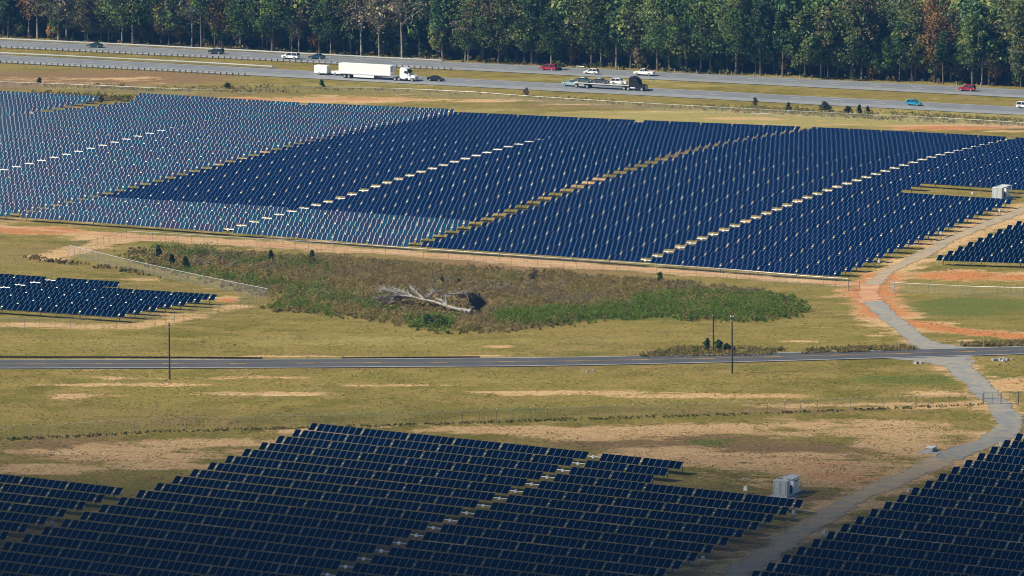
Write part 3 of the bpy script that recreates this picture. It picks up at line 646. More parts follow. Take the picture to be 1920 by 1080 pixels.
# ------------------------------------------------------------------ utility poles
def pole(px, py, h, label, cross, lean=0):
    p = G(px, py); t = thing('utility_pole', label, 'utility pole', p, 0.1)
    mb = MB(); mb.tube([(0, 0, -.5), (lean * .5, 0, h * .5), (lean, 0, h)], [.17, .145, .115], 9); mb.build('shaft', 'wood', t)
    if cross:
        mb = MB(); mb.box(-.28 + lean, .28 + lean, -.06, .06, h - .12, h - .02); mb.build('crossarm', 'grey wood', t)
        for s in (-.22, .22):
            mb = MB(); mb.tube([(s + lean, 0, h - .02), (s + lean, 0, h + .1), (s + lean, 0, h + .24)], [.06, .11, .05], 8); mb.build('insulator', 'white', t)
    mb = MB(); mb.box(-.13 + lean, .13 + lean, -.13, .13, h - .9, h - .65); mb.build('band', 'galv', t)
    mb = MB(); mb.tube([(.18, 0, 0), (.13 + lean, -.02, h - 2)], .018, 4); mb.build('ground_wire', 'galv', t)
pole(318, 711, 10.2, 'tall bare wooden utility pole standing alone on the near verge', False)
pole(1373, 700, 10.3, 'wooden utility pole with two white insulators on the near verge', True, -.12)
pole(1338, 660, 7.6, 'dark wooden utility pole rising from green bushes beyond the road', False, -.12)

# ------------------------------------------------------------------ fences
def along(pts, step):
    L = resample(pts, .5); S_ = [0]
    for a, b in zip(L[:-1], L[1:]): S_.append(S_[-1] + (b - a).xy.length)
    n = max(1, round(S_[-1] / step)); out = []
    A = np.array([tuple(q) for q in L])
    for k in range(n + 1):
        t = S_[-1] * k / n; x, y = np.interp(t, S_, A[:, 0]), np.interp(t, S_, A[:, 1]); out.append(Vector((x, y, float(hT(x, y)))))
    return out
def fence(px, label, h=2.1, step=3.05, mesh='link', rail=.03, single=False, postm='post', r=.028, straight=False, barb=True):
    P = GL(px)
    if straight:
        Q = []
        for a, b in zip(P[:-1], P[1:]):
            n = max(1, round((b - a).xy.length / step))
            for k in range(n):
                c = a.lerp(b, k / n); Q.append(Vector((c.x, c.y, float(hT(c.x, c.y)))))
        Q.append(P[-1])
    else: Q = along(P, step)
    t = thing('chain_link_fence', label, 'fence', Q[0]); o = Q[0]
    Q = [q - o for q in Q]
    mb = MB()
    for a, b in zip(Q[:-1], Q[1:]): mb.poly([a + Vector((0, 0, .04)), b + Vector((0, 0, .04)), b + Vector((0, 0, h)), a + Vector((0, 0, h))], [(0, 1, 2, 3)])
    mb.build('wire_mesh', mesh, t)
    mb = MB(); mb.tube([q + Vector((0, 0, h + .01)) for q in Q], rail, 5); mb.build('top_rail', 'galv', t)
    if single:
        pm = MB(); pm.tube([(0, 0, -.4), (0, 0, h + .08)], r, 6); cap = MB(); cap.tube([(0, 0, h + .08), (.12, 0, h + .36)], [r * 1.15, r * .8], 5)
        pme = pm.mesh('post', postm); cme = cap.mesh('barb_arm', 'white')
        for q in Q:
            o_ = link('post', pme, t, q)
            if barb: link('barb_arm', cme, o_)
    else:
        mb = MB()
        for q in Q: mb.tube([q + Vector((0, 0, -.4)), q + Vector((0, 0, h + .08))], r, 5)
        link('posts', mb.mesh('posts', postm), t, kind='stuff')
    return t
M['pipe'] = mat('bright galvanised pipe', (.34, .37, .39), .5, .3)
fence([(-30, 165), (0, 166), (150, 171.5), (300, 178), (400, 181), (500, 179), (600, 176.5), (750, 179), (900, 186)], 'long wire fence with bright top rail below the highway embankment', 1.9, 3.05, 'link dense', .045)
fence([(900, 186), (1000, 193.5), (1150, 203), (1300, 211.5), (1400, 217), (1600, 226.5), (1750, 233.5), (1925, 244), (1990, 248)], 'wire fence with thin rail between the highway shrubs and the panels', 1.9, 3.05, 'link dense', .026)
fence([(238, 451), (450, 463), (640, 474), (800, 485), (1000, 499), (1200, 512), (1400, 526), (1590, 541)], 'faint wire fence along the clay track before the great field', 2.1, 3.05, 'link', .028, single=False)
fence([(128, 478), (238, 451)], 'short wire fence from the clay bend to the clay track', 2.1, 3.05, 'link', .035)
fence([(128, 478), (502, 562)], 'slanting bright wire fence below the brown thicket', 2.2, 3.05, 'link dense', .05, single=True, barb=False, straight=True)
fence([(502, 562), (430, 586), (340, 602), (265, 613), (180, 617), (90, 618), (0, 618), (-40, 618)], 'thin wire fence round the foot of the small panel field', 2.1, 2.9, 'link', .028, single=True, barb=False)
fence([(-40, 825), (0, 823), (90, 818.5), (176, 814), (300, 808), (489, 802), (640, 799), (737, 797), (910, 791), (1091, 784.5), (1250, 780), (1410, 775.5), (1560, 770), (1700, 764), (1842, 758.5)], 'long thin wire fence crossing the near bare ground', 2.0, 2.95, 'link', .022, single=True, postm='post')
fence([(1910, 757.5), (1990, 755)], 'end of wire fence just past the swing gate', 2.0, 2.95, 'link', .022, single=True, postm='post')
fence([(1677, 548), (1740, 551), (1820, 555), (1925, 558), (1990, 560)], 'wire fence between red clay and green grass above the drive', 2.0, 3.0, 'link', .022, single=True, barb=False)
def gate(p0, p1, label, h=1.95, leaves=2, m='post'):
    a, b = G(*p0), G(*p1); d = (b - a); d.z = 0; n = d.length; yaw = math.atan2(d.y, d.x)
    t = thing('swing_gate', label, 'gate', a, yaw)
    zb = b.z - a.z
    for x in (0, n):
        mb = MB(); z = zb * x / n; mb.tube([(x, 0, z - .4), (x, 0, z + h + .45)], .075, 8); mb.build('gate_post', m, t)
    for k in range(leaves):
        x0, x1 = n * k / leaves + .08, n * (k + 1) / leaves - .06; z0, z1 = zb * x0 / n + .1, zb * x1 / n + .1
        mb = MB()
        for u, w_ in (((x0, z0), (x1, z1)), ((x0, z0 + h), (x1, z1 + h)), ((x0, z0), (x0, z0 + h)), ((x1, z1), (x1, z1 + h)), ((x0, z0 + h * .5), (x1, z1 + h * .5)), (((x0 + x1) / 2, (z0 + z1) / 2), ((x0 + x1) / 2, (z0 + z1) / 2 + h))):
            mb.tube([(u[0], 0, u[1]), (w_[0], 0, w_[1])], .035, 5)
        lf = mb.build('gate_leaf', m, t)
        mb = MB(); mb.poly([(x0, 0, z0), (x1, 0, z1), (x1, 0, z1 + h), (x0, 0, z0 + h)], [(0, 1, 2, 3)]); mb.build('wire_mesh', 'link', lf)
gate((1844, 758.5), (1909, 757.5), 'closed double swing gate across the grey gravel drive')
gate((1590, 546), (1612, 545), 'open gate leaf on the field side of the clay bend', 1.9, 1, 'pipe')
gate((1667, 545), (1677, 549), 'pale open gate leaf on the grass side of the clay bend', 1.9, 1, 'pipe')
def pipe_bar(p0, p1, h, label):
    a, b = G(*p0), G(*p1); t = thing('pipe_barrier', label, 'barrier', a); d = b - a
    mb = MB(); mb.tube([(0, 0, h), tuple(d + Vector((0, 0, h)))], .09, 6); mb.build('rail', 'pipe', t)
    for q in (Vector((0, 0, 0)), d):
        mb = MB(); mb.tube([q + Vector((0, 0, -.3)), q + Vector((0, 0, h))], .06, 6); mb.build('post', 'galv', t)
pipe_bar((449, 177), (482, 177), .45, 'low white pipe at the fence foot beside the orange clay')
pipe_bar((1412, 215.5), (1448, 217), .45, 'low white pipe at the fence foot near the dark shrub')
pipe_bar((1081, 130.5), (1095, 131.5), 1.0, 'pale wooden rail at the tree edge behind the white crossover')
# dark silt cloth in the ditch beyond the country road
def silt(px, label):
    Q = along(GL(px), 2.4); t = thing('silt_fence', label, 'silt fence', Q[0]); mb = MB()
    for a, b in zip(Q[:-1], Q[1:]):
        a, b = a - Q[0], b - Q[0]; mb.poly([a + Vector((0, 0, -.1)), b + Vector((0, 0, -.1)), b + Vector((0, .02, .30)), a + Vector((0, .02, .30))], [(0, 1, 2, 3)])
    mb.build('cloth', 'cable black', t)
    for q in Q[::3]:
        mb = MB(); mb.box(-.03, .03, -.05, -.01, -.2, .42); o = mb.build('stake', 'grey wood', t); o.location = q - Q[0]
silt([(-20, 671), (120, 671), (300, 671.5), (420, 672.5), (492, 673)], 'black silt cloth on stakes along the far road edge')
silt([(640, 673), (780, 672), (900, 671)], 'short black silt cloth in the ditch opposite the fallen tree')
# short wooden posts
for px, py, h, l in ((1685, 656, 1.5, 'short weathered post in the weeds before the gravel junction'), (1844, 650, 1.7, 'short dark post beyond the road past the junction'), (1804, 645, .7, 'stubby dark post beside the far junction corner')):
    p = G(px, py); mb = MB(); mb.tube([(0, 0, -.3), (.02, 0, h * .6), (0, 0, h)], [.11, .10, .09], 7); o = mb.build('wooden_post', 'grey wood'); o.location = p; tag(o, l, 'post')
near = ['red minivan', 'white crossover', 'white pickup']
lab = {0: 'pale roadside post behind the red minivan', 1: 'pale roadside post left behind the white pickup', 2: 'pale roadside post close behind the white pickup', 3: 'second pale post past the white pickup'}
for i, (px, py) in enumerate([(1048, 127.5), (1160, 133), (1243, 136.5), (1265, 138), (1306, 140), (1328, 141), (1350, 142), (1371.5, 143.5), (1391.5, 144.5), (1414, 146), (1435, 147), (1457, 148), (1500, 150.5), (1521, 151), (1794, 163), (1839, 165)]):
    p = G(px, py - 1.0); mb = MB(); mb.tube([(0, 0, -.3), (0, 0, .7), (0, 0, 1.35)], [.12, .115, .11], 7)
    o = mb.build('wooden_post', 'grey wood'); o.location = p
    l = lab.get(i) or (f'pale wooden post, {ordinal(i - 3)} along the shaded tree edge past the white pickup' if i < 14 else ('pale post at the tree edge beside the red SUV' if i == 14 else 'pale post at the tree edge past the red SUV'))
    tag(o, l, 'post', 'pale wooden posts along the tree edge')

# ------------------------------------------------------------------ guard rails
def guardrail(px, label, dark_posts, face):
    P = GL(px); L = resample(P, 1.0); Q = along(P, 1.905); o = Vector(Q[0])
    t = thing('guardrail', label, 'guardrail', o)
    d = (Q[-1] - Q[0]).normalized(); nrm = Vector((-d.y, d.x, 0)) * face
    prof = [(0, .46), (.08, .50), (.08, .56), (0, .61), (.08, .66), (.08, .72), (0, .77)]
    V = []; 
    for q in Q: V += [tuple(q - o + nrm * (u + .12) + Vector((0, 0, z + .1))) for u, z in prof]
    n = len(prof); Fq = [(i * n + j, (i + 1) * n + j, (i + 1) * n + j + 1, i * n + j + 1) for i in range(len(Q) - 1) for j in range(n - 1)]
    link('rail', np_mesh('rail', V, Fq, [M['pipe']]), t)
    mb = MB()
    for q in Q: mb.box(q.x - o.x - .1, q.x - o.x + .1, q.y - o.y - .1, q.y - o.y + .1, q.z - o.z - .3, q.z - o.z + .86)
    link('posts', mb.mesh('posts', 'wood' if dark_posts else 'galv'), t, kind='stuff')
    mb = MB(); e = Q[-1] - o; mb.box(e.x - .05, e.x + .5, e.y - .12, e.y + .12, e.z + .4, e.z + .95); mb.build('end_terminal', 'pipe', t)
guardrail([(-40, 74.5), (0, 76.5), (320, 91.5), (580, 105), (828, 117.5)], 'bright guardrail between the far carriageway and the trees', False, -1)
guardrail([(-40, 89.5), (0, 91), (320, 106.5), (640, 122), (844, 132.5)], 'guardrail with dark posts on the median side of the far carriageway', True, 1)
guardrail([(-40, 101.5), (0, 103.3), (320, 118.5), (511, 129)], 'bright guardrail on the median side of the near carriageway', False, -1)
guardrail([(-40, 117), (0, 118.7), (320, 135.5), (458, 143)], 'guardrail with dark posts above the brown embankment', True, 1)
# ------------------------------------------------------------------ unseen vapour mass, added to darken the near field from its thin front edge
def shade_cloud():
    H0 = 420.0; sh = H0 / math.tan(SUN_EL); ox, oy = -sh * math.cos(SUN_AZ), -sh * math.sin(SUN_AZ)
    ys = np.linspace(505, 970, 64); xs = np.linspace(-330, 330, 50); X, Y = np.meshgrid(xs, ys, indexing='ij')
    t = np.clip((935 - Y) / 168, 0, 1.4); edge = np.clip((Y - 505) / 60, 0, 1) ** .5 * np.clip((330 - np.abs(X)) / 60, 0, 1) ** .5
    T = 52 * t ** 2.2 * edge; lump = 1 + .16 * np.sin(X * .03 + 1) * np.sin(Y * .037) + .10 * np.sin(X * .071) * np.cos(Y * .06 + 2)
    up = np.stack([X + ox, Y + oy, H0 + .25 + T * .62 * lump], -1).reshape(-1, 3); lo = np.stack([X + ox, Y + oy, H0 - .25 - T * .38], -1).reshape(-1, 3)
    n, m = X.shape; J = np.arange(n * m).reshape(n, m); q = np.stack([J[:-1, :-1], J[1:, :-1], J[1:, 1:], J[:-1, 1:]], -1).reshape(-1, 4)
    rim = np.r_[J[:, 0], J[-1, 1:], J[-2::-1, -1], J[0, -2:0:-1]]; r2 = np.roll(rim, -1)
    side = np.stack([rim + n * m, r2 + n * m, r2, rim], -1)
    m_ = bpy.data.materials.new('shade vapour'); m_.use_nodes = True; nt = m_.node_tree; nt.nodes.remove(nt.nodes['Principled BSDF'])
    v = nt.nodes.new('ShaderNodeVolumePrincipled'); v.inputs['Color'].default_value = (.9, .9, .9, 1); v.inputs['Density'].default_value = .064; v.inputs['Anisotropy'].default_value = .4
    nt.links.new(v.outputs[0], nt.nodes['Material Output'].inputs['Volume'])
    o = link('shade_cloud', np_mesh('shade_cloud', np.r_[up, lo], np.r_[q, q[:, ::-1] + n * m, side], [m_], smooth=True), kind='stuff'); o['label'] = 'unseen vapour mass added to shade the near panel field'; o['category'] = 'shade_cloud'
shade_cloud()
HAZE = 0.00006
if HAZE:
    mb = MB(); mb.box(-5000, 5000, -1500, 6000, -40, 172)
    m_ = bpy.data.materials.new('haze air'); m_.use_nodes = True; nt = m_.node_tree; nt.nodes.remove(nt.nodes['Principled BSDF'])
    v = nt.nodes.new('ShaderNodeVolumePrincipled'); v.inputs['Color'].default_value = (.12, .42, 1.0, 1); v.inputs['Density'].default_value = HAZE; v.inputs['Anisotropy'].default_value = .2
    nt.links.new(v.outputs[0], nt.nodes['Material Output'].inputs['Volume'])
    o = mb.build('haze', m_); o['kind'] = 'stuff'

# ------------------------------------------------------------------ vehicles (local x = forward)
_paint = {}
def paint(c, rough=.3):
    k = (c, rough)
    if k not in _paint:
        m = mat('car paint', c, rough, 0, .5); b = m.node_tree.nodes['Principled BSDF']; b.inputs['Coat Weight'].default_value = .5; b.inputs['Coat Roughness'].default_value = .08; _paint[k] = m
    return _paint[k]
def wheels(t, xs, w, r, wid=.24, dual=False):
    for x in xs:
        for s in (-1, 1):
            mb = MB(); mb.cyl((x, s * (w / 2 - wid / 2), r), (0, 1, 0), r, wid, 14); o = mb.build('wheel', 'rubber', t)
            mb = MB(); mb.cyl((x, s * (w / 2 + .006), r), (0, 1, 0), r * .62, .03, 10); mb.build('rim', 'rim', o)
SHAPES = {  # length, width, lower body profile, cabin (x0,x1 at belt, x2,x3 at roof), belt z, roof z, wheel x's, wheel r
 'sedan': (4.8, 1.84, [(-2.4, .42), (-2.36, .80), (-2.25, .98), (-1.55, 1.02), (1.0, .96), (1.75, .86), (2.28, .72), (2.4, .50), (2.35, .28), (-2.3, .28)], (-1.75, 1.05, -.95, .25), .98, 1.45, (-1.42, 1.42), .33),
 'suv': (4.75, 1.9, [(-2.37, .45), (-2.36, .9), (-2.3, 1.08), (1.05, 1.06), (1.8, 1.0), (2.25, .88), (2.37, .6), (2.32, .32), (-2.3, .32)], (-2.28, 1.15, -1.95, .35), 1.06, 1.70, (-1.4, 1.42), .37),
 'bigsuv': (5.3, 2.0, [(-2.65, .5), (-2.64, 1.0), (-2.6, 1.18), (1.3, 1.15), (2.1, 1.1), (2.55, .98), (2.65, .65), (2.6, .36), (-2.6, .36)], (-2.55, 1.35, -2.3, .65), 1.16, 1.86, (-1.6, 1.6), .41),
 'hatch': (4.3, 1.8, [(-2.15, .42), (-2.14, .85), (-2.05, 1.0), (.95, .98), (1.6, .9), (2.05, .76), (2.15, .5), (2.1, .28), (-2.1, .28)], (-2.0, 1.15, -1.55, .2), .99, 1.56, (-1.3, 1.3), .33),
 'minivan': (4.9, 1.92, [(-2.45, .42), (-2.44, .9), (-2.38, 1.08), (1.3, 1.04), (1.9, .92), (2.35, .74), (2.45, .5), (2.4, .3), (-2.4, .3)], (-2.36, 1.6, -2.15, .5), 1.05, 1.75, (-1.5, 1.55), .35),
}
def car(px, py, kind, color, label, cat, facing, roof=None, z=None, base=None, yaw=None, body_label=None):
    L, Wd, prof, cab, bz, rz, wx, r = SHAPES[kind]
    if base is None: p = G(px, py) + Vector((0, 0, .12))
    else: p = base
    t = thing('car', label, cat, p, (ROAD_YAW if facing > 0 else ROAD_YAW + math.pi) if yaw is None else yaw, 'vehicles on the highway')
    h = Wd / 2; pm = paint(color)
    mb = MB(); hw = [h * (.93 if zz > .8 else (1.0 if zz > .4 else .94)) * (.9 if abs(x) > L * .47 else 1) for x, zz in prof]; mb.prism(prof, Wd, hw); body = mb.build('body', pm, t)
    x0, x1, x2, x3 = cab; w0, w1 = h * .91, h * .72
    mb = MB(); e = .015
    mb.poly([(x0, -w0, bz - .03), (x1, -w0, bz - .03), (x1, w0, bz - .03), (x0, w0, bz - .03), (x2, -w1, rz - .05), (x3, -w1, rz - .05), (x3, w1, rz - .05), (x2, w1, rz - .05)],
            [(0, 1, 5, 4), (1, 2, 6, 5), (2, 3, 7, 6), (3, 0, 4, 7), (4, 5, 6, 7)]); mb.build('windows', 'glass dark', t)
    mb = MB(); mb.box(x2 - .06, x3 + .06, -w1 - .03, w1 + .03, rz - .055, rz, .08, .06); mb.build('roof', paint(roof) if roof else pm, t)
    mb = MB()
    for s in (-1, 1):
        for a, b in ((x0, x2), (x1, x3), ((x0 + x1) / 2 - .05, (x2 + x3) / 2 - .05)):
            mb.tube([(a, s * (w0 + .005), bz - .03), (b, s * (w1 + .008), rz - .04)], .05, 4)
    mb.build('pillars', pm, t)
    wheels(t, wx, Wd, r)
    for s in (-1, 1):
        mb = MB(); mb.box(L / 2 - .14, L / 2 - .02, s * h * .68 - .17, s * h * .68 + .17, .62, .76); mb.build('headlight', 'lamp', t)
        mb = MB(); mb.box(-L / 2 - .01, -L / 2 + .06, s * h * .72 - .13, s * h * .72 + .13, .72, .92); mb.build('tail_light', 'tail', t)
        mb = MB(); mb.box(x1 - .45, x1 - .25, s * (h + .08) - .08, s * (h + .08) + .08, bz - .02, bz + .14); mb.build('mirror', pm, t)
    return t
def pickup(px, py, color, label, facing, L=5.9):
    t = thing('pickup_truck', label, 'pickup truck', G(px, py) + Vector((0, 0, .12)), ROAD_YAW if facing > 0 else ROAD_YAW + math.pi, 'vehicles on the highway')
    h = 1.0; a = L / 2; pm = paint(color)
    prof = [(-a, .55), (-a, 1.12), (-.35, 1.12), (-.3, 1.2), (1.15, 1.18), (2.2, 1.1), (a - .15, 1.0), (a, .7), (a - .05, .45), (-a + .1, .45)]
    mb = MB(); mb.prism(prof, 2.0, [h * (.96 if z > .6 else .93) for x, z in prof]); mb.build('body', pm, t)
    mb = MB(); mb.box(-a + .12, -.5, -.8, .8, 1.121, 1.128); mb.build('bed_liner', 'black plastic', t)
    mb = MB()
    for s in (-1, 1): mb.box(-a, -.4, s * .88 - .08, s * .88 + .08, 1.12, 1.26)
    mb.box(-a, -a + .08, -.8, .8, 1.12, 1.26); mb.build('bed_sides', pm, t)
    mb = MB(); mb.poly([(-.4, -.92, 1.17), (1.35, -.92, 1.15), (1.35, .92, 1.15), (-.4, .92, 1.17), (-.25, -.74, 1.84), (.65, -.74, 1.84), (.65, .74, 1.84), (-.25, .74, 1.84)], [(0, 1, 5, 4), (1, 2, 6, 5), (2, 3, 7, 6), (3, 0, 4, 7), (4, 5, 6, 7)]); mb.build('windows', 'glass dark', t)
    mb = MB(); mb.box(-.32, .72, -.78, .78, 1.83, 1.90, .06, .06); mb.build('roof', pm, t)
    mb = MB()
    for s in (-1, 1):
        for x0, x1 in ((-.4, -.25), (1.35, .65), (.3, .25)): mb.tube([(x0, s * .925, 1.16), (x1, s * .75, 1.85)], .06, 4)
    mb.build('pillars', pm, t)
    wheels(t, (-1.85, 1.9), 2.0, .40)
    for s in (-1, 1):
        mb = MB(); mb.box(a - .14, a - .01, s * .7 - .17, s * .7 + .17, .78, .95); mb.build('headlight', 'lamp', t)
        mb = MB(); mb.box(-a - .015, -a + .05, s * .84 - .09, s * .84 + .09, .75, 1.05); mb.build('tail_light', 'tail', t)
    return t
DG, BLK, WHT, RED = (.006, .032, .040), (.008, .010, .014), (.82, .83, .83), (.42, .008, .03)
car(178, 89.5, 'sedan', (.006, .045, .055), 'dark green sedan beside the guardrail, furthest along the far carriageway', 'car', -1)
car(405, 101.5, 'suv', (.008, .026, .034), 'dark SUV with sky sheen painted on its roof, ahead of the white SUV', 'car', -1, roof=(.5, .55, .55))  # roof coloured pale to stand for the sky reflected in it
car(545, 111, 'bigsuv', WHT, 'large white SUV just ahead of a dark teal sedan', 'car', -1)
car(594, 111, 'sedan', (.008, .05, .08), 'dark teal sedan right behind the large white SUV', 'car', -1)
car(1028, 132, 'minivan', RED, 'bright red minivan on the far carriageway by the trees', 'van', -1)
car(1109, 139.5, 'hatch', WHT, 'white crossover between the red minivan and the white pickup', 'car', -1)
pickup(1208, 142, WHT, 'white pickup truck following the white crossover', -1)
car(1813, 171, 'suv', (.38, .012, .03), 'dark red SUV alone on the far carriageway', 'car', -1)
car(817, 152.3, 'sedan', (.006, .008, .014), 'black sedan ahead of the white semi truck', 'car', 1)
car(1713, 198, 'hatch', (.01, .30, .50), 'bright blue hatchback on the near carriageway', 'car', 1)
car(1922, 203.5, 'suv', WHT, 'white SUV half out of the picture on the near carriageway', 'car', 1)
pickup(1073, 162.5, (.28, .42, .46), 'silver teal pickup truck overtaking the flatbed car carrier', 1, 5.6)
pickup(642, 142.0, WHT, 'white pickup truck towing a white box trailer', 1)
# enclosed trailer behind that pickup
t = thing('box_trailer', 'small white enclosed trailer behind the white pickup', 'trailer', G(604, 140.3) + Vector((0, 0, .12)), ROAD_YAW, 'vehicles on the highway')
mb = MB(); mb.prism([(-2.0, .5), (-2.0, 2.55), (-1.95, 2.62), (1.95, 2.62), (2.0, 2.55), (2.0, .5)], 2.1); mb.build('box', 'white', t)
mb = MB(); mb.box(-2.03, -2.0, -.95, .95, .62, 2.45); mb.build('ramp_door', 'white', t)
mb = MB(); mb.tube([(2.0, -.6, .5), (3.2, 0, .5)], .06, 5); mb.tube([(2.0, .6, .5), (3.2, 0, .5)], .06, 5); mb.build('drawbar', 'chassis', t)
wheels(t, (-.3,), 2.1, .36)
def tractor(t, color, x0, sleeper=True):
    """conventional tractor unit: x0 is where its back end sits, nose forward"""
    pm = paint(color); b = x0
    mb = MB(); prof = [(b + 2.1, .95), (b + 2.1, 3.25), (b + 2.35, 3.75), (b + 3.2, 3.85), (b + 4.2, 3.45), (b + 4.9, 2.35), (b + 5.1, 1.85), (b + 6.3, 1.72), (b + 6.75, 1.45), (b + 6.85, .75), (b + 6.6, .45), (b + 4.7, .5), (b + 4.6, .95)]
    mb.prism(prof, 2.4, [1.2 if x < b + 5 else .95 for x, z in prof]); cabp = mb.build('cab', pm, t)
    mb = MB(); mb.poly([(b + 4.30, -1.02, 3.28), (b + 4.30, 1.02, 3.28), (b + 4.94, 1.04, 2.32), (b + 4.94, -1.04, 2.32)], [(0, 1, 2, 3)]); mb.poly([(b + 4.36, -1.02, 3.25), (b + 4.36, 1.02, 3.25), (b + 4.97, 1.04, 2.36), (b + 4.97, -1.04, 2.36)], [(0, 1, 2, 3)]); mb.build('windscreen', 'glass dark', t)
    for s in (-1, 1):
        mb = MB(); mb.box(b + 3.55, b + 4.35, s * 1.205 - .012, s * 1.205 + .012, 2.2, 2.85); mb.build('side_window', 'glass dark', t)
        mb = MB(); mb.box(b + 6.55, b + 6.82, s * .72 - .2, s * .72 + .2, 1.0, 1.3); mb.build('headlight', 'lamp', t)
        mb = MB(); mb.box(b + 4.55, b + 4.75, s * 1.38 - .1, s * 1.38 + .1, 2.0, 2.9); mb.build('mirror', 'black plastic', t)
        mb = MB(); mb.cyl((b + 3.2, s * .98, .75), (1, 0, 0), .31, 1.5, 10); mb.build('fuel_tank', 'rim', t)
        mb = MB(); mb.box(b + 5.15, b + 6.75, s * 1.08 - .16, s * 1.08 + .16, 1.0, 1.2, .1, .02); mb.build('fender', pm, t)
    mb = MB(); mb.box(b + .0, b + 6.4, -.45, .45, .55, .9); mb.build('chassis', 'chassis', t)
    mb = MB(); mb.box(b + 6.78, b + 6.9, -.85, .85, .4, .7); mb.box(b + 6.83, b + 6.88, -.5, .5, .75, 1.4); mb.build('bumper', 'rim', t)
    wheels(t, (b + .6, b + 1.85), 2.5, .51, .5); wheels(t, (b + 5.9,), 2.45, .51, .3)
# white semi truck: nose on the place seen
p = G(712, 149.5) + Vector((0, 0, .12))
t = thing('semi_truck', 'white semi truck with long plain white box trailer', 'truck', p, ROAD_YAW, 'vehicles on the highway')
tractor(t, WHT, 4.7)
mb = MB(); mb.prism([(-12.2, 1.15), (-12.2, 4.08), (3.95, 4.08), (3.95, 1.15)], 2.6); tb = mb.build('trailer', 'white', t)
mb = MB(); mb.box(-12.23, -12.2, -1.2, 1.2, 1.3, 3.95); mb.build('rear_door', 'white', tb)
mb = MB(); mb.box(-12.2, 3.95, -1.305, -1.301, 1.2, 1.32); mb.build('side_rail', 'rim', tb)
mb = MB(); mb.box(3.96, 4.5, -.9, .9, 2.4, 3.6); mb.build('cooling_unit', 'container', tb)
for s in (-1, 1):
    mb = MB(); mb.box(-7.6, -1.2, s * 1.22 - .02, s * 1.22 + .02, .42, 1.15); mb.build('side_skirt', 'white', t)
mb = MB(); mb.box(-12, 3, -.5, .5, .85, 1.15); mb.build('trailer_chassis', 'chassis', t)
wheels(t, (-10.4, -9.1), 2.5, .51, .5)
mb = MB(); mb.box(-.3, -.1, -.8, -.6, .1, 1.0); mb.box(-.3, -.1, .6, .8, .1, 1.0); mb.build('landing_legs', 'chassis', t)
# car carrier
p = G(1142, 167.5) + Vector((0, 0, .12))
t = thing('car_carrier', 'black tractor pulling a low flatbed with three cars', 'truck', p, ROAD_YAW, 'vehicles on the highway')
tractor(t, (.008, .009, .012), 4.4)
BW = 1.28
mb = MB(); mb.box(-10.3, 6.4, -BW, BW, 1.22, 1.42); bed = mb.build('bed', 'white', t)
mb = MB(); mb.box(-10.3, 6.4, -BW - .01, -BW - .004, 1.26, 1.38); mb.build('side_rail', 'rim', bed)
mb = MB()
for y in (-.5, .38): mb.box(-10, 6, y, y + .12, .85, 1.22)
mb.build('trailer_chassis', 'chassis', t)
wheels(t, (-9.4, -6.1), 2.5, .48, .5)
for s in (-1, 1):
    mb = MB(); mb.box(-8.6, -6.9, s * 1.15 - .12, s * 1.15 + .12, .45, 1.1); mb.build('tool_box', 'rim', t)
R_ = Matrix.Rotation(ROAD_YAW, 4, 'Z')
for dx, kind, c, roof, l, cat in ((-7.6, 'sedan', (.05, .10, .115), (.8, .82, .82), 'dark sedan with white roof at the rear of the car carrier', 'car'), (-2.6, 'sedan', (.05, .06, .085), (.6, .62, .66), 'dark grey sedan in the middle of the car carrier', 'car'), (3.0, 'suv', WHT, None, 'white SUV behind the black cab on the car carrier', 'car')):
    car(0, 0, kind, c, l, cat, 1, roof=roof, base=p + R_ @ Vector((dx, 0, 1.42)), z=1)
# ------------------------------------------------------------------ vegetation
def leaf_quads(cent, n_per, spread, size, r_, up=.35, flat=.8):
    """small leaf clumps as quads round each centre"""
    n = len(cent) * n_per; c = np.repeat(cent, n_per, 0); sp = np.repeat(spread, n_per)[:, None] if np.ndim(spread) else spread
    d = r_.normal(size=(n, 3)); d /= np.linalg.norm(d, axis=1)[:, None]; rad = r_.random(n)[:, None] ** .45
    c = c + d * rad * sp * np.array([1, 1, flat])
    nr = d * .6 + r_.normal(size=(n, 3)) * .7 + np.array([0, 0, up]); nr /= np.linalg.norm(nr, axis=1)[:, None]
    a = np.cross(nr, r_.normal(size=(n, 3))); a /= np.linalg.norm(a, axis=1)[:, None]; b = np.cross(nr, a)
    s = size * r_.uniform(.6, 1.35, n)[:, None]
    V = np.stack([c - a * s - b * s * .6, c + a * s - b * s * .6, c + a * s * .7 + b * s * .7, c - a * s * .7 + b * s * .7], 1).reshape(-1, 3)
    return V, np.arange(n * 4).reshape(n, 4)
def crown_cols(n_cl, n_per, base, r_, var=.3, alt=None, altp=.0):
    c = np.array(base)[None] * r_.uniform(1 - var, 1 + var, (n_cl, 1)) * r_.uniform(.88, 1.12, (n_cl, 3))
    if alt is not None:
        k = r_.random(n_cl) < altp; c[k] = np.array(alt) * r_.uniform(.7, 1.3, (k.sum(), 1))
    return np.repeat(c, n_per, 0) * r_.uniform(.75, 1.25, (n_cl * n_per, 1))
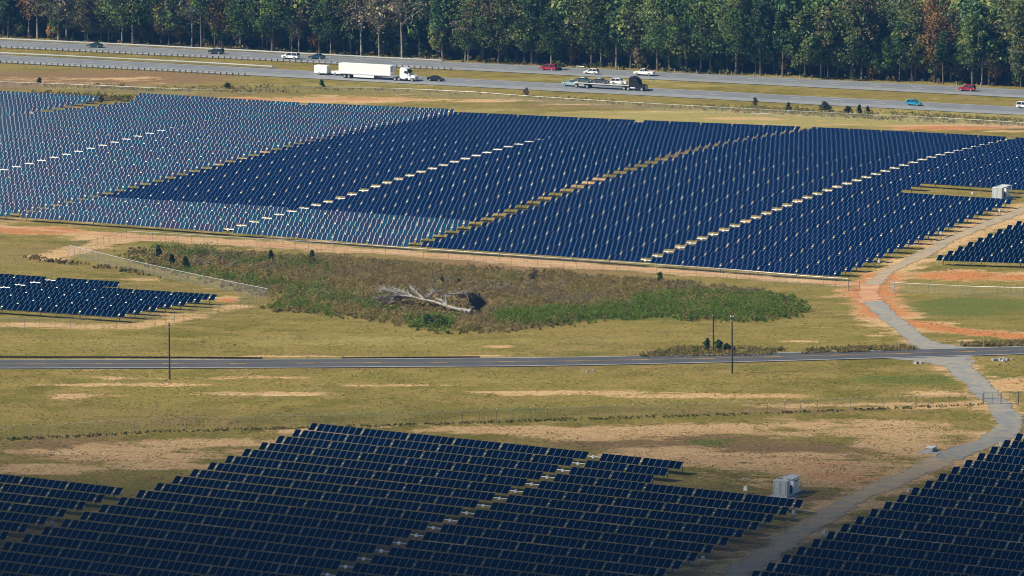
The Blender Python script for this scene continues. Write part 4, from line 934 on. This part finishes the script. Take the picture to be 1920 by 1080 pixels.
KINDS = {  # crown colour, alternative colour, share, crown low/high share of height, radius, clumps, leaves per clump, label
 'green': ((0.085, 0.144, 0.044), (0.152, 0.183, 0.055), .3, .28, 1.0, .24, 62, 66, 'green broadleaf tree'),
 'light': ((0.152, 0.207, 0.063), (0.220, 0.232, 0.073), .3, .30, 1.0, .19, 54, 60, 'light green tree'),
 'olive': ((0.156, 0.163, 0.081), (0.207, 0.165, 0.085), .3, .32, 1.0, .23, 48, 54, 'olive tree'),
 'bare': ((0.293, 0.238, 0.183), (0.207, 0.183, 0.085), .3, .46, 1.0, .20, 34, 24, 'half bare tree'),
 'rust': ((0.287, 0.152, 0.055), (0.232, 0.183, 0.061), .35, .32, .95, .17, 40, 54, 'rust brown tree'),
 'pine': ((0.054, 0.107, 0.046), (0.095, 0.140, 0.044), .2, .50, 1.0, .15, 44, 60, 'dark green pine'),
}
def make_tree_meshes(kind, seed, h, quads=1.0, lsize=.29):
    r_ = np.random.default_rng(seed); base, alt, ap, lo, hi, rr, ncl, npc, _ = KINDS[kind]; R0 = rr * h
    lean = r_.normal(0, .015, 2); mb = MB()
    tr = .012 * h * r_.uniform(.8, 1.15); top = h * .93
    pts = []; ph = r_.uniform(0, 6.28)
    for i in range(7):
        t = i / 6; pts.append((lean[0] * top * t + .15 * math.sin(ph + 4 * t), lean[1] * top * t + .15 * math.cos(ph + 3 * t), -.4 + (top + .4) * t))
    mb.tube(pts, [tr * (1.25 - 1.1 * i / 6) if i else tr * 1.6 for i in range(7)], 7)
    nl = 9 if kind != 'bare' else 18
    cents = []; 
    for k in range(ncl):
        t = lo + (hi - lo) * (k + .5) / ncl; prof = math.sin(math.pi * min(1, max(.06, (t - lo) / (hi - lo) * .86 + .14))) ** .65
        if kind == 'pine': prof = 1.05 - .75 * (t - lo) / (hi - lo)
        a = k * 2.4 + r_.uniform(-.6, .6); q = R0 * prof * r_.uniform(.2, 1.3) * (1 + .35 * math.sin(a + ph))
        cents.append((lean[0] * h * t + q * math.cos(a), lean[1] * h * t + q * math.sin(a), h * t * r_.uniform(.97, 1.01)))
    cents = np.array(cents)
    for k in range(0, ncl, max(1, ncl // nl)):
        c = cents[k]; z0 = max(h * .25, c[2] - h * .13); i = min(5.99, z0 / top * 6); p0 = np.array(pts[int(i)]) + (np.array(pts[int(i) + 1]) - np.array(pts[int(i)])) * (i - int(i))
        m_ = (p0 + c) / 2 + np.array([0, 0, .06 * h]) * r_.uniform(-.2, .6)
        mb.tube([tuple(p0), tuple(m_), tuple(c)], [tr * .42, tr * .28, tr * .09], 5)
        if kind in ('bare', 'olive'):
            for _ in range(4 if kind == 'bare' else 2):
                e = c + r_.normal(0, 1, 3) * R0 * .38 + np.array([0, 0, .7]); mb.tube([tuple(m_), tuple((m_ + e) / 2 + r_.normal(0, .15, 3)), tuple(e)], [tr * .24, tr * .15, tr * .05], 4)
    trunk = mb.mesh('trunk', 'bark' if kind == 'bare' or seed % 5 == 0 else 'dark bark')
    npc = int(npc * quads)
    V, Fq = leaf_quads(cents, npc, r_.uniform(.06, .165, ncl) * h * (1 if kind != 'pine' else .75), lsize, r_)
    crown = np_mesh('crown', V, Fq, [M['leaf']], col=crown_cols(ncl, npc, base, r_, .35, alt, ap))
    return trunk, crown
KL = list(KINDS); TREES = {k: [(make_tree_meshes(k, 100 + 17 * i + 5 * KL.index(k), h), h) for i, h in enumerate((19, 22.5, 26, 16))] for k in KL}
EDGE = [(p.x, p.y) for p in GL([(-60, 70), (0, 72.5), (320, 88), (600, 103), (830, 115.5), (1240, 136), (1620, 152.5), (1920, 166.5), (1990, 170)])]
ex = np.array([e[0] for e in EDGE]); ey = np.array([e[1] for e in EDGE]); fe = np.polyfit(ex, ey, 2)
def edge_y(x): return np.polyval(fe, x)
MARKS = [(178, 'the dark green sedan'), (405, 'the dark SUV'), (545, 'the large white SUV'), (690, 'the white box trailer'), (828, 'the guardrail end'), (1028, 'the red minivan'), (1109, 'the white crossover'), (1208, 'the white pickup'), (1440, 'the pale edge posts'), (1713, 'the blue hatchback'), (1813, 'the red SUV')]
def landmark(px): return min((abs(px - m), n) for m, n in MARKS)[1]
def zone_kind(px, depth):
    r = random.random()
    if px < 420: w = dict(green=.30, pine=.30, olive=.18, bare=.10, rust=.06, light=.06)
    elif px < 950: w = dict(green=.24, pine=.20, olive=.24, bare=.13, rust=.06, light=.11)
    else: w = dict(green=.42, pine=.17, olive=.18, bare=.05, rust=.03, light=.15)
    for k, v in w.items():
        if r < v: return k
        r -= v
    return 'green'
LAYERS = [(1.0, 4.4, 3.2), (6.5, 4.6, 4.5), (3.0, 4.6, 7.0), (12.5, 5.2, 6.5)]
UNDER = {k: [(make_tree_meshes(k, 900 + i, h, .5, .30), h) for i, h in enumerate((6.0, 8.5))] for k in ('olive', 'rust', 'green', 'bare')}
ntree = 0
LEN_KIND = {}
for li, (dep, stp, jit) in enumerate(LAYERS):
    x = -178.0
    while x < 176 and ntree < 296:
        xx = x + random.uniform(-.45, .45) * stp; dd = dep + random.uniform(0, jit); yy = float(edge_y(xx)) + dd + 1.2
        x += stp * random.uniform(.8, 1.25)
        zz = float(hT(xx, yy)); px, py = project(xx, yy, zz)
        if px < -45 or px > 1965: continue
        k = zone_kind(px, dep)
        if li == 2: k = random.choice(['olive', 'green', 'green', 'rust', 'bare'])
        (tk, cr), h = random.choice(UNDER[k] if li == 2 else TREES[k]); s = random.uniform(.85, 1.12) * (.8 if li == 0 and random.random() < .45 else 1.0)
        desc = KINDS[k][8]; sz = 'low' if li == 2 else 'short' if h * s < 16 else ('tall' if h * s > 22 else 'mid-height')
        root = thing('forest_tree', f'{sz} {desc}|{landmark(px)}', 'tree', (xx, yy, zz), random.uniform(0, 6.28), 'trees of the forest beyond the highway')
        root.scale = (s, s, s * random.uniform(.95, 1.08))
        link('trunk', tk, root); link('crown', cr, root); ntree += 1; LEN_KIND.setdefault(root['label'], []).append((px, root))
for lb, L in LEN_KIND.items():
    d, m = lb.split('|')
    for i, (px, o) in enumerate(sorted(L, key=lambda q: q[0])):
        o['label'] = f'{d} in the forest beyond {m}' if len(L) == 1 else f'{ordinal(i + 1)} {d} from the left in the forest beyond {m}'
# the wood behind, one mass: real trees, only their upper crowns ever show
mass_v = []; mass_f = []; mass_c = []; off = 0
low = {k: [make_tree_meshes(k, 700 + i, 21 if i == 0 else 12, .30, .50)[1] for i in range(2)] for k in KL}
lowd = {}
for k, L in low.items():
    for i, me in enumerate(L):
        v = np.empty(len(me.vertices) * 3, np.float32); me.vertices.foreach_get('co', v); c = np.empty(len(me.polygons) * 4, np.float32); me.attributes['col'].data.foreach_get('color', c)
        lowd[k, i] = (v.reshape(-1, 3), c.reshape(-1, 4)[:, :3])
for dep in np.r_[8.5, np.arange(13, 64, 6.0)]:
    for x in np.arange(-186, 186, 5.8):
        xx = x + random.uniform(-2.6, 2.6); yy = float(edge_y(xx)) + dep + random.uniform(-2.5, 2.5); k = {'bare': 'olive', 'rust': 'olive'}.get(zone_kind(960 + xx * 6.5, dep)); k = k or random.choice(['green', 'green', 'pine', 'light'])
        v, c = lowd[k, random.randint(0, 1)]; a = random.uniform(0, 6.28); s = random.uniform(.85, 1.15)
        Rm = np.array([[math.cos(a), -math.sin(a), 0], [math.sin(a), math.cos(a), 0], [0, 0, 1]], np.float32)
        mass_v.append(v @ Rm.T * s + np.array([xx, yy, float(hT(xx, yy)) + .5], np.float32)); mass_c.append(c * random.uniform(.9, 1.5)); mass_f.append(np.arange(len(v)).reshape(-1, 4) + off); off += len(v)
o = link('forest', np_mesh('forest', np.concatenate(mass_v), np.concatenate(mass_f), [M['leaf']], col=np.concatenate(mass_c)), kind='stuff')
o['label'] = 'dense mixed forest going on behind the roadside trees'; o['category'] = 'forest'

def in_poly(x, y, poly):
    ins = np.zeros(len(x), bool); j = len(poly) - 1
    for i in range(len(poly)):
        xi, yi = poly[i]; xj, yj = poly[j]; c = ((yi > y) != (yj > y)) & (x < (xj - xi) * (y - yi) / (yj - yi + 1e-12) + xi); ins ^= c; j = i
    return ins
def scrub(name, poly_px, n, hgt, label, colfn, size=.22, n_per=14, seed=1, spread=.55, cat='undergrowth'):
    r_ = np.random.default_rng(seed); P = [(p.x, p.y) for p in GL(poly_px)]; X = np.array(P)
    x = r_.uniform(X[:, 0].min(), X[:, 0].max(), n * 4); y = r_.uniform(X[:, 1].min(), X[:, 1].max(), n * 4); k = in_poly(x, y, P); x, y = x[k][:n], y[k][:n]
    z = hT(x, y); px, py = project(x, y, z); c, hh, keep = colfn(px, py, x, y, r_); x, y, z, c, hh = x[keep], y[keep], z[keep], c[keep], hh[keep]
    hh = hh * hgt * r_.uniform(.5, 1.4, len(x))
    cent = np.stack([x, y, z + hh * .5], -1)
    V, Fq = leaf_quads(cent, n_per, hh * spread, size, r_, .3, 1.0)
    V[:, 2] = np.maximum(V[:, 2], np.repeat(z, n_per * 4) - .05)
    cc = np.repeat(c, n_per, 0) * r_.uniform(.7, 1.3, (len(x) * n_per, 1))
    o = link(name, np_mesh(name, V, Fq, [M['scrub']], col=cc), kind='stuff'); o['label'] = label; o['category'] = cat
    return o
_ph = np.random.default_rng(5).uniform(0, 6.28, 24)
def wav(x, y, f=1.0, o=0): return (np.sin(x * .21 * f + _ph[o]) * np.sin(y * .13 * f + _ph[o + 1]) + np.sin((x + y) * .09 * f + _ph[o + 2]) + np.sin((x - .7 * y) * .31 * f + _ph[o + 3]) * .6) / 2.6
BROWN, TAN, OLIVE, GREEN, DKG, GREYB = (.185, .142, .052), (.275, .215, .085), (.165, .155, .042), (.100, .165, .016), (.055, .090, .016), (.18, .16, .085)
def pick(pal, idx): return np.array(pal)[idx]
def thicket_col(px, py, x, y, r_):
    n = len(x); w = wav(x, y, 1.2) + r_.normal(0, .35, n); idx = np.where(w < -.45, 3, np.where(w < .1, 0, np.where(w < .45, 1, 2)))
    grn = ((px > 930) & (py > 600 - (px - 930) * .045 - 12) & (py < 612)) | ((px > 1180) & (py > 555) & (wav(x, y, .8, 4) > -.3)) | ((px > 760) & (px < 850) & (py > 598)) | ((px < 760) & (px > 480) & (py > 548) & (wav(x, y, 2, 8) > .32)) | ((px < 620) & (wav(x, y, 1.7, 10) > .35))
    idx = np.where(grn & (r_.random(n) < .85), np.where(r_.random(n) < .75, 4, 5), idx)
    c = pick([BROWN, TAN, OLIVE, GREYB, GREEN, DKG], idx); hh = np.where(grn, 1.5, 1.0) * (1 + .45 * wav(x, y, 1.0, 12)); near_log = (((px - 810) / 115) ** 2 + ((py - 572) / 24) ** 2 < 1); hh = np.where(near_log, hh * .35, hh)
    ed = np.full(n, 1e9); T_ = THICK + THICK[:1]
    for (x0, y0), (x1, y1) in zip(T_[:-1], T_[1:]):
        t = np.clip(((px - x0) * (x1 - x0) + (py - y0) * 36 * (y1 - y0)) / ((x1 - x0) ** 2 + 36 * (y1 - y0) ** 2), 0, 1); ed = np.minimum(ed, np.hypot(px - x0 - t * (x1 - x0), 6 * (py - y0 - t * (y1 - y0))))
    soft = np.clip((ed + 30 * wav(x, y, 2.5, 14)) / 55, 0, 1); hh = hh * (.35 + .65 * soft)
    return c, np.clip(hh, .2, 2.2), r_.random(n) < .12 + soft * 1.2
THICK = [(208, 474), (250, 465), (330, 463), (420, 470), (560, 478), (700, 486), (830, 494), (1000, 507), (1160, 519), (1300, 528), (1420, 540), (1500, 558), (1524, 578), (1505, 596), (1440, 605), (1340, 607), (1240, 599), (1150, 603), (1080, 612), (980, 624), (900, 627), (830, 627), (770, 622), (730, 610), (690, 603), (600, 594), (520, 587), (486, 579), (508, 562), (440, 545), (360, 526), (300, 508), (240, 492)]
scrub('thicket', THICK, 12500, 1.15, 'brown and green overgrown thicket around a fallen dead tree', thicket_col, .125, 26, 3, .60)
def weeds_col(px, py, x, y, r_):
    n = len(x); idx = r_.choice(5, n, p=[.32, .22, .26, .1, .1]); return pick([BROWN, TAN, OLIVE, DKG, GREYB], idx), np.clip(1 + .5 * wav(x, y, 2), .3, 1.6), wav(x, y, 2.2, 6) > -.35
def olive_col(px, py, x, y, r_):
    n = len(x); idx = r_.choice(4, n, p=[.2, .3, .4, .1]); return pick([BROWN, TAN, OLIVE, GREEN], idx), np.clip(1 + .4 * wav(x, y, 2), .3, 1.6), wav(x, y, 2.0, 3) > -.5
scrub('roadside_weeds', [(1195, 663), (1280, 651), (1372, 653), (1500, 654), (1720, 648), (1722, 657), (1560, 663), (1400, 668), (1200, 671)], 1500, .55, 'brown weeds in the ditch along the far road edge', weeds_col, .10, 14, 4)
scrub('roadside_weeds', [(1800, 643), (1930, 640), (1930, 650), (1800, 650)], 500, .6, 'brown weeds beyond the road past the gravel junction', weeds_col, .10, 14, 5)
scrub('fence_weeds', [(1300, 207), (1925, 238), (1925, 226), (1700, 213), (1500, 204), (1300, 200)], 900, .95, 'tall olive weeds behind the highway fence', olive_col, .13, 16, 6)
scrub('fence_weeds', [(560, 169), (760, 172), (990, 184), (1300, 206), (1300, 201), (1000, 179), (760, 168), (560, 165)], 420, .7, 'thin brown weeds behind the middle of the highway fence', weeds_col, .12, 14, 7)
scrub('fence_weeds', [(0, 160), (300, 172), (560, 176), (560, 160), (330, 163), (0, 154)], 420, .6, 'low brown weeds at the foot of the highway embankment', weeds_col, .12, 14, 8)
scrub('bank_weeds', [(60, 178), (300, 196), (330, 188), (60, 172)], 300, .7, 'olive weeds on the pond bank', olive_col, .2, 12, 9)
scrub('bank_weeds', [(40, 487), (200, 506), (300, 522), (250, 506), (160, 496), (60, 480)], 320, .6, 'brown weeds above the small panel field', weeds_col, .17, 12, 10)
scrub('forest_undergrowth', [(-30, 71), (600, 103), (1240, 136), (1925, 166), (1925, 160), (1240, 128), (600, 95), (-30, 62)], 1300, 1.3, 'dark leaves and brush under the forest edge', lambda px, py, x, y, r_: (pick([BROWN, OLIVE, DKG, GREYB], r_.choice(4, len(x), p=[.3, .2, .35, .15])), np.clip(1 + .6 * wav(x, y, 2), .3, 1.8), np.ones(len(x), bool)), .28, 12, 11)
scrub('fence_grass', [(-10, 829), (300, 812), (640, 803), (1100, 788), (1420, 778), (1842, 761), (1842, 758), (1420, 775), (1100, 784), (640, 799), (300, 808), (-10, 824)], 3200, .26, 'strip of rough grass along the foot of the near fence', lambda px, py, x, y, r_: (pick([OLIVE, DKG, GREEN, BROWN], r_.choice(4, len(x), p=[.4, .25, .15, .2])), np.ones(len(x)), np.ones(len(x), bool)), .10, 12, 12)
# shrubs and young pines one can point at
def shrub(px, py, h, w, col, label, kind='bush', seed=0, alt=None):
    r_ = np.random.default_rng(1000 + seed); p = G(px, py); t = thing('young_pine' if kind == 'pine' else 'shrub', label, 'young tree' if kind == 'pine' else 'shrub', p)
    mb = MB(); mb.tube([(0, 0, -.2), (.03, 0, h * .5), (0, .02, h * .92)], [.05 + h * .012, .04 + h * .006, .012], 6)
    for k in range(5): a = k * 2.4; mb.tube([(0, 0, h * (.12 + .1 * k)), (math.cos(a) * w * .3, math.sin(a) * w * .3, h * (.3 + .12 * k))], [.03, .01], 4)
    mb.build('stem', 'dark bark', t)
    wisp = kind == 'wisp'; n = 26; tt = r_.random(n)
    if kind == 'pine': rad = w / 2 * (1.05 - tt) * np.sqrt(r_.random(n)); z = h * (.12 + .86 * tt)
    else: rad = w / 2 * np.sqrt(r_.random(n)) * np.sin(np.pi * (.15 + .8 * tt)); z = h * (.12 + .8 * tt)
    a = r_.uniform(0, 6.28, n); cent = np.stack([rad * np.cos(a), rad * np.sin(a), z], -1)
    npq = 7 if wisp else 22
    V, Fq = leaf_quads(cent, npq, .17 * max(h, w) * (.7 if kind == 'pine' else 1), .13 + .02 * h, r_)
    V[:, 2] = np.maximum(V[:, 2], .02)
    link('foliage', np_mesh('foliage', V, Fq, [M['leaf']], col=crown_cols(n, npq, col, r_, .35, alt, .25)), t); return t
DK, GN, BR = (.034, .066, .030), (.060, .110, .022), (.115, .08, .045)
for i, a in enumerate([
 (508, 492, 2.6, 1.5, DK, 'young dark pine at the upper rim of the thicket, west one', 'pine'), (585, 494, 2.7, 1.6, DK, 'young dark pine at the upper rim of the thicket, east one', 'pine'),
 (297, 482, 2.5, 1.8, DK, 'dark young pine by the black gully end of the thicket', 'pine'), (322, 498, 2.4, 2.0, DK, 'dark pine in the thicket beside a grey branch pile', 'pine'), (348, 505, 2.7, 2.1, GN, 'green bushy pine in the thicket above the slanting fence', 'pine'),
 (829, 537, 1.9, .9, DK, 'thin dark pine behind the fallen dead tree', 'pine'), (860, 536, 1.5, .9, DK, 'small dark pine behind the root plate of the fallen tree', 'pine'),
 (801, 614, 2.6, 1.9, DK, 'dark upright bush at the thicket edge in front of the fallen tree', 'bush'), (826, 612, 2.0, 3.4, GN, 'bright green bush at the thicket edge below the fallen tree', 'bush'),
 (1001, 526, 2.6, 2.4, (.10, .085, .07), 'grey leafless shrub at the upper rim of the thicket', 'wisp'), (1237, 527, 1.8, 1.3, GN, 'light green shrub on the grass by the thicket top', 'bush'),
 (1326, 655, 2.0, 1.0, DK, 'slim dark shrub just left beside the dark utility pole', 'bush'), (1347, 656, 1.9, 1.4, GN, 'dark green shrub against the dark utility pole', 'bush'), (1362, 658, 1.3, 1.8, GN, 'low green shrub beside the white insulator pole', 'bush'),
 (1546, 211, 2.9, 3.2, (.060, .075, .042), 'largest dark shrub on the highway verge behind the fence', 'bush'), (1478, 208, 2.2, 1.5, (.065, .075, .045), 'small dark conifer shrub on the verge before the largest shrub', 'pine'),
 (1590, 214, 2.1, 2.0, (.06, .05, .035), 'brown shrub on the verge next after the largest shrub', 'bush'), (1611, 214, 2.4, 1.3, (.07, .058, .04), 'tall narrow brown shrub on the highway verge', 'pine'), (1627, 214, 2.2, 1.3, (.075, .055, .04), 'last brown verge shrub before the blue hatchback', 'pine'),
 (1416, 200, 2.6, 1.0, (.12, .09, .055), 'lone slender brown sapling on the highway verge', 'wisp'), (603, 163, 2.0, 1.6, GN, 'small green shrub on the verge below the white box trailer', 'pine'), (987, 180, 2.3, 1.8, (.20, .14, .085), 'leafless brown shrub on the verge behind the car carrier', 'wisp'),
 (91, 188, 1.9, 1.0, (.09, .07, .04), 'first brown bush on the pond bank', 'wisp'), (160, 192, 1.8, 1.0, (.09, .07, .04), 'second brown bush on the pond bank', 'wisp'), (190, 193, 2.0, 1.0, (.09, .07, .04), 'third brown bush on the pond bank', 'wisp'),
 (74, 156, 1.6, 1.2, GN, 'green bush on the brown embankment above the fence', 'bush'), (427, 166, 1.7, 1.6, (.06, .075, .03), 'olive bush low on the embankment before the white pipe', 'bush'), (1048, 131, 2.6, 2.6, (.1, .13, .03), 'yellow green bush at the tree edge past the red minivan', 'bush'),
 (1600, 151.5, 4.5, 2.4, (.05, .07, .03), 'pale green young conifer at the forest edge', 'pine')]): shrub(*a[:7], seed=i)
# fallen dead tree with its root plate
def fallen():
    r_ = np.random.default_rng(3); p = G(872, 588); t = thing('fallen_tree', 'bleached fallen dead tree with upturned root plate in the thicket', 'dead tree', p)
    def loc(px, py, up=0): q = G(px, py + up * 9.2); return q - p + Vector((0, 0, up))
    mb = MB()
    T = [loc(884, 584, 1.2), loc(860, 580, 1.15), loc(838, 574, 1.2), loc(815, 566, 1.5), loc(795, 562, 1.7), loc(775, 557, 1.9), loc(755, 554, 1.9), loc(732, 549, 2.0), loc(718, 540, 2.2)]
    mb.tube(T, [.36, .31, .26, .22, .17, .13, .10, .07, .03], 8); mb.build('trunk', 'dead wood', t)
    def limb(pts, r0, twigs):
        mb = MB(); n = len(pts); mb.tube(pts, [r0 * (1 - .85 * i / (n - 1)) for i in range(n)], 5)
        for k in range(twigs):
            i = r_.uniform(.2, n - 1.01); b = pts[int(i)].lerp(pts[int(i) + 1], i % 1); d = (pts[-1] - pts[0]).normalized() * r_.uniform(.6, 2.2) + Vector(r_.normal(0, .8, 3)); d.z = abs(d.z) * .5 + .1
            e = b + d * r_.uniform(.5, 1.3); mb.tube([b, (b + e) / 2 + Vector(r_.normal(0, .12, 3)), e], [.075, .055, .02], 4)
        mb.build('limb', 'dead wood', t)
    def limb2(p, r0, tw):
        limb(p, r0 * 1.5, int(tw * 3.4))
    limb2([T[2], loc(836, 562, 1.6), loc(837, 555, 2.2)], .2, 3); limb2([T[2], loc(830, 565, 1.8), loc(817, 559, 2.2)], .22, 3)
    limb2([T[4], loc(785, 552, 2.4), loc(775, 543, 2.7), loc(770, 541, 2.2)], .16, 12); limb2([T[4], loc(808, 553, 2.0), loc(815, 547, 2.2), loc(830, 550, 1.8)], .13, 14)
    limb2([T[5], loc(760, 548, 2.5), loc(748, 545, 2.6), loc(738, 546, 2.0)], .15, 16); limb2([T[5], loc(765, 556, 1.4), loc(750, 562, 1.0), loc(738, 567, .6)], .14, 14)
    limb2([T[6], loc(742, 558, 1.4), loc(728, 566, .9), loc(716, 573, .4)], .14, 16); limb2([T[6], loc(736, 548, 2.4), loc(724, 543, 2.5), loc(712, 548, 1.6)], .12, 18)
    limb2([T[6], loc(735, 556, 1.6), loc(720, 560, 1.1), loc(703, 569, .4)], .12, 22); limb2([loc(828, 556, 1.4), loc(845, 550, 2.0), loc(858, 552, 1.8), loc(866, 560, .9)], .09, 18)
    # root plate: a ragged disc of soil standing on edge, with root stubs
    n = 26; c = loc(892, 588, .2); V = []; F_ = []
    ring = []
    for layer, (dx, sc) in enumerate(((-.55, .45), (-.35, .9), (.15, 1.0), (.55, .7), (.7, .2))):
        for k in range(n):
            a = 2 * math.pi * k / n; R1 = (2.0 + .45 * math.sin(3 * a + 1) + .25 * math.sin(5 * a + 2) + r_.normal(0, .1)) * sc
            V.append((c.x + dx * .75 + math.cos(a) * R1 * .72 + r_.normal(0, .1), c.y - dx * .66 + math.cos(a) * R1 * .66 + r_.normal(0, .08), max(-.15, c.z + 1.75 + math.sin(a) * R1 * (1.25 if math.sin(a) > 0 else .95))))
    for l in range(4):
        for k in range(n): F_.append((l * n + k, l * n + (k + 1) % n, (l + 1) * n + (k + 1) % n, (l + 1) * n + k))
    F_.append(tuple(range(n))[::-1]); F_.append(tuple(4 * n + k for k in range(n)))
    mb = MB(); mb.poly(V, F_); c2 = loc(877, 592, .2)
    mb.poly([(c2.x + math.cos(a) * 1.0 * s, c2.y + math.sin(a) * .7 * s, c2.z + z) for z, s in ((-.2, 1.1), (.5, 1), (.95, .6), (1.1, .15)) for a in [2 * math.pi * k / 10 for k in range(10)]], [(l * 10 + k, l * 10 + (k + 1) % 10, (l + 1) * 10 + (k + 1) % 10, (l + 1) * 10 + k) for l in range(3) for k in range(10)])
    mb.build('root_plate', 'soil', t)
    for k in range(16):
        a = r_.uniform(0, 6.28); b = Vector((c.x + .3 + math.cos(a) * 1.15, c.y - .3 + math.cos(a) * 1.0, c.z + 1.8 + math.sin(a) * 1.5)); e = b + Vector((math.cos(a) * .9 + r_.uniform(.0, .4), math.cos(a) * .6 - r_.uniform(0, .4), math.sin(a) * .8 - .1))
        mb = MB(); mb.tube([b, (b + e) / 2 + Vector(r_.normal(0, .1, 3)), e], [.09, .06, .02], 5); mb.build('root', 'dead wood', t)
fallen()
# loose tufts over the open ground
def tufts(n):
    r_ = np.random.default_rng(21); px = r_.uniform(-20, 1940, n); py = np.where(r_.random(n) < .55, r_.uniform(690, 930, n), r_.uniform(440, 690, n))
    u = (px - 960) / F_PX; v = (py - 540) / F_PX; dx, dy, dz = u, CP - v * SP, -SP - v * CP; t = (CAM_H + 1) / -dz
    for _ in range(6): t = (CAM_H - hT(t * dx, t * dy)) / -dz
    x, y = t * dx, t * dy; z = hT(x, y); w = wav(x, y, 3.0, 5) + r_.normal(0, .35, n); k = w > .05
    road = np.array([(p_.x, p_.y) for L_ in (CRl[::2], dn[::3], up[::3]) for p_ in L_]); 
    x, y, z = x[k], y[k], z[k]
    d2 = np.full(len(x), 1e9)
    for q in road: d2 = np.minimum(d2, (x - q[0]) ** 2 + (y - q[1]) ** 2)
    far = d2 > 4.4 ** 2; x, y, z = x[far], y[far], z[far]; m = len(x)
    hh = r_.uniform(.07, .20, m); cent = np.stack([x, y, z + hh * .35], -1); V, Fq = leaf_quads(cent, 7, hh * 1.6, .06, r_, .8, .4); V[:, 2] = np.maximum(V[:, 2], np.repeat(z, 28))
    c = pick([(.15, .132, .042), (.20, .17, .055), (.25, .185, .08), (.115, .125, .03)], r_.choice(4, m, p=[.35, .25, .2, .2]))
    o = link('grass_tufts', np_mesh('grass_tufts', V, Fq, [M['scrub']], col=np.repeat(c, 7, 0) * r_.uniform(.7, 1.3, (m * 7, 1))), kind='stuff'); o['label'] = 'dry grass tufts scattered over the open fields'; o['category'] = 'grass'
tufts(42000)
def branch_pile(px, py, L, n, label, seed):
    r_ = np.random.default_rng(seed); p = G(px, py); t = thing('dead_branches', label, 'dead branches', p); mb = MB()
    for k in range(n):
        b = Vector((r_.normal(0, L * .25), r_.normal(0, L * .25), r_.uniform(.2, .7))); a = r_.uniform(0, 6.28); e = b + Vector((math.cos(a) * L * r_.uniform(.3, .8), math.sin(a) * L * .5, r_.uniform(.2, 1.2)))
        mb.tube([b, (b + e) / 2 + Vector((0, 0, r_.uniform(0, .4))), e], [.09, .06, .02], 5)
        for _ in range(3): q = b.lerp(e, r_.uniform(.3, 1)); mb.tube([q, q + Vector(r_.normal(0, .6, 3))], [.04, .012], 4)
    mb.build('branches', 'dead wood', t)
branch_pile(378, 500, 3.0, 9, 'grey dead branches in the thicket beside the dark pines', 1); branch_pile(432, 503, 2.2, 4, 'curved pale dead branch standing in the brown thicket', 2)
branch_pile(1040, 546, 6.5, 12, 'long pale dead branches in the thicket past the root plate', 3); branch_pile(950, 545, 2.6, 6, 'small pale branch heap behind the root plate', 4); branch_pile(998, 540, 3.2, 8, 'grey dead stems below the leafless shrub', 5)
branch_pile(610, 540, 2.2, 6, 'faint grey branches in the brown middle of the thicket', 6)
def stones(px, py, w, n, label, seed):
    r_ = np.random.default_rng(seed); p = G(px, py); t = thing('stone_heap', label, 'stone heap', p)
    for k in range(n):
        mb = MB(); s = r_.uniform(.15, .38); x, y = r_.normal(0, w * .35), r_.normal(0, w * .3); mb.box(-s, s, -s * .8, s * .8, -.1, s * 1.1, s * .3, s * .25); o = mb.build('stone', 'stone', t); o.location = (x, y, float(hT(p.x + x, p.y + y)) - p.z); o.rotation_euler = (0, 0, r_.uniform(0, 3))
stones(1880, 676, 2.6, 26, 'heap of grey stones on the grass right after the junction', 1); stones(1722, 682, 1.6, 9, 'few grey stones at the grassy drive corner', 2); stones(1102, 697, .8, 5, 'dark stones around a hole on the near verge', 3)
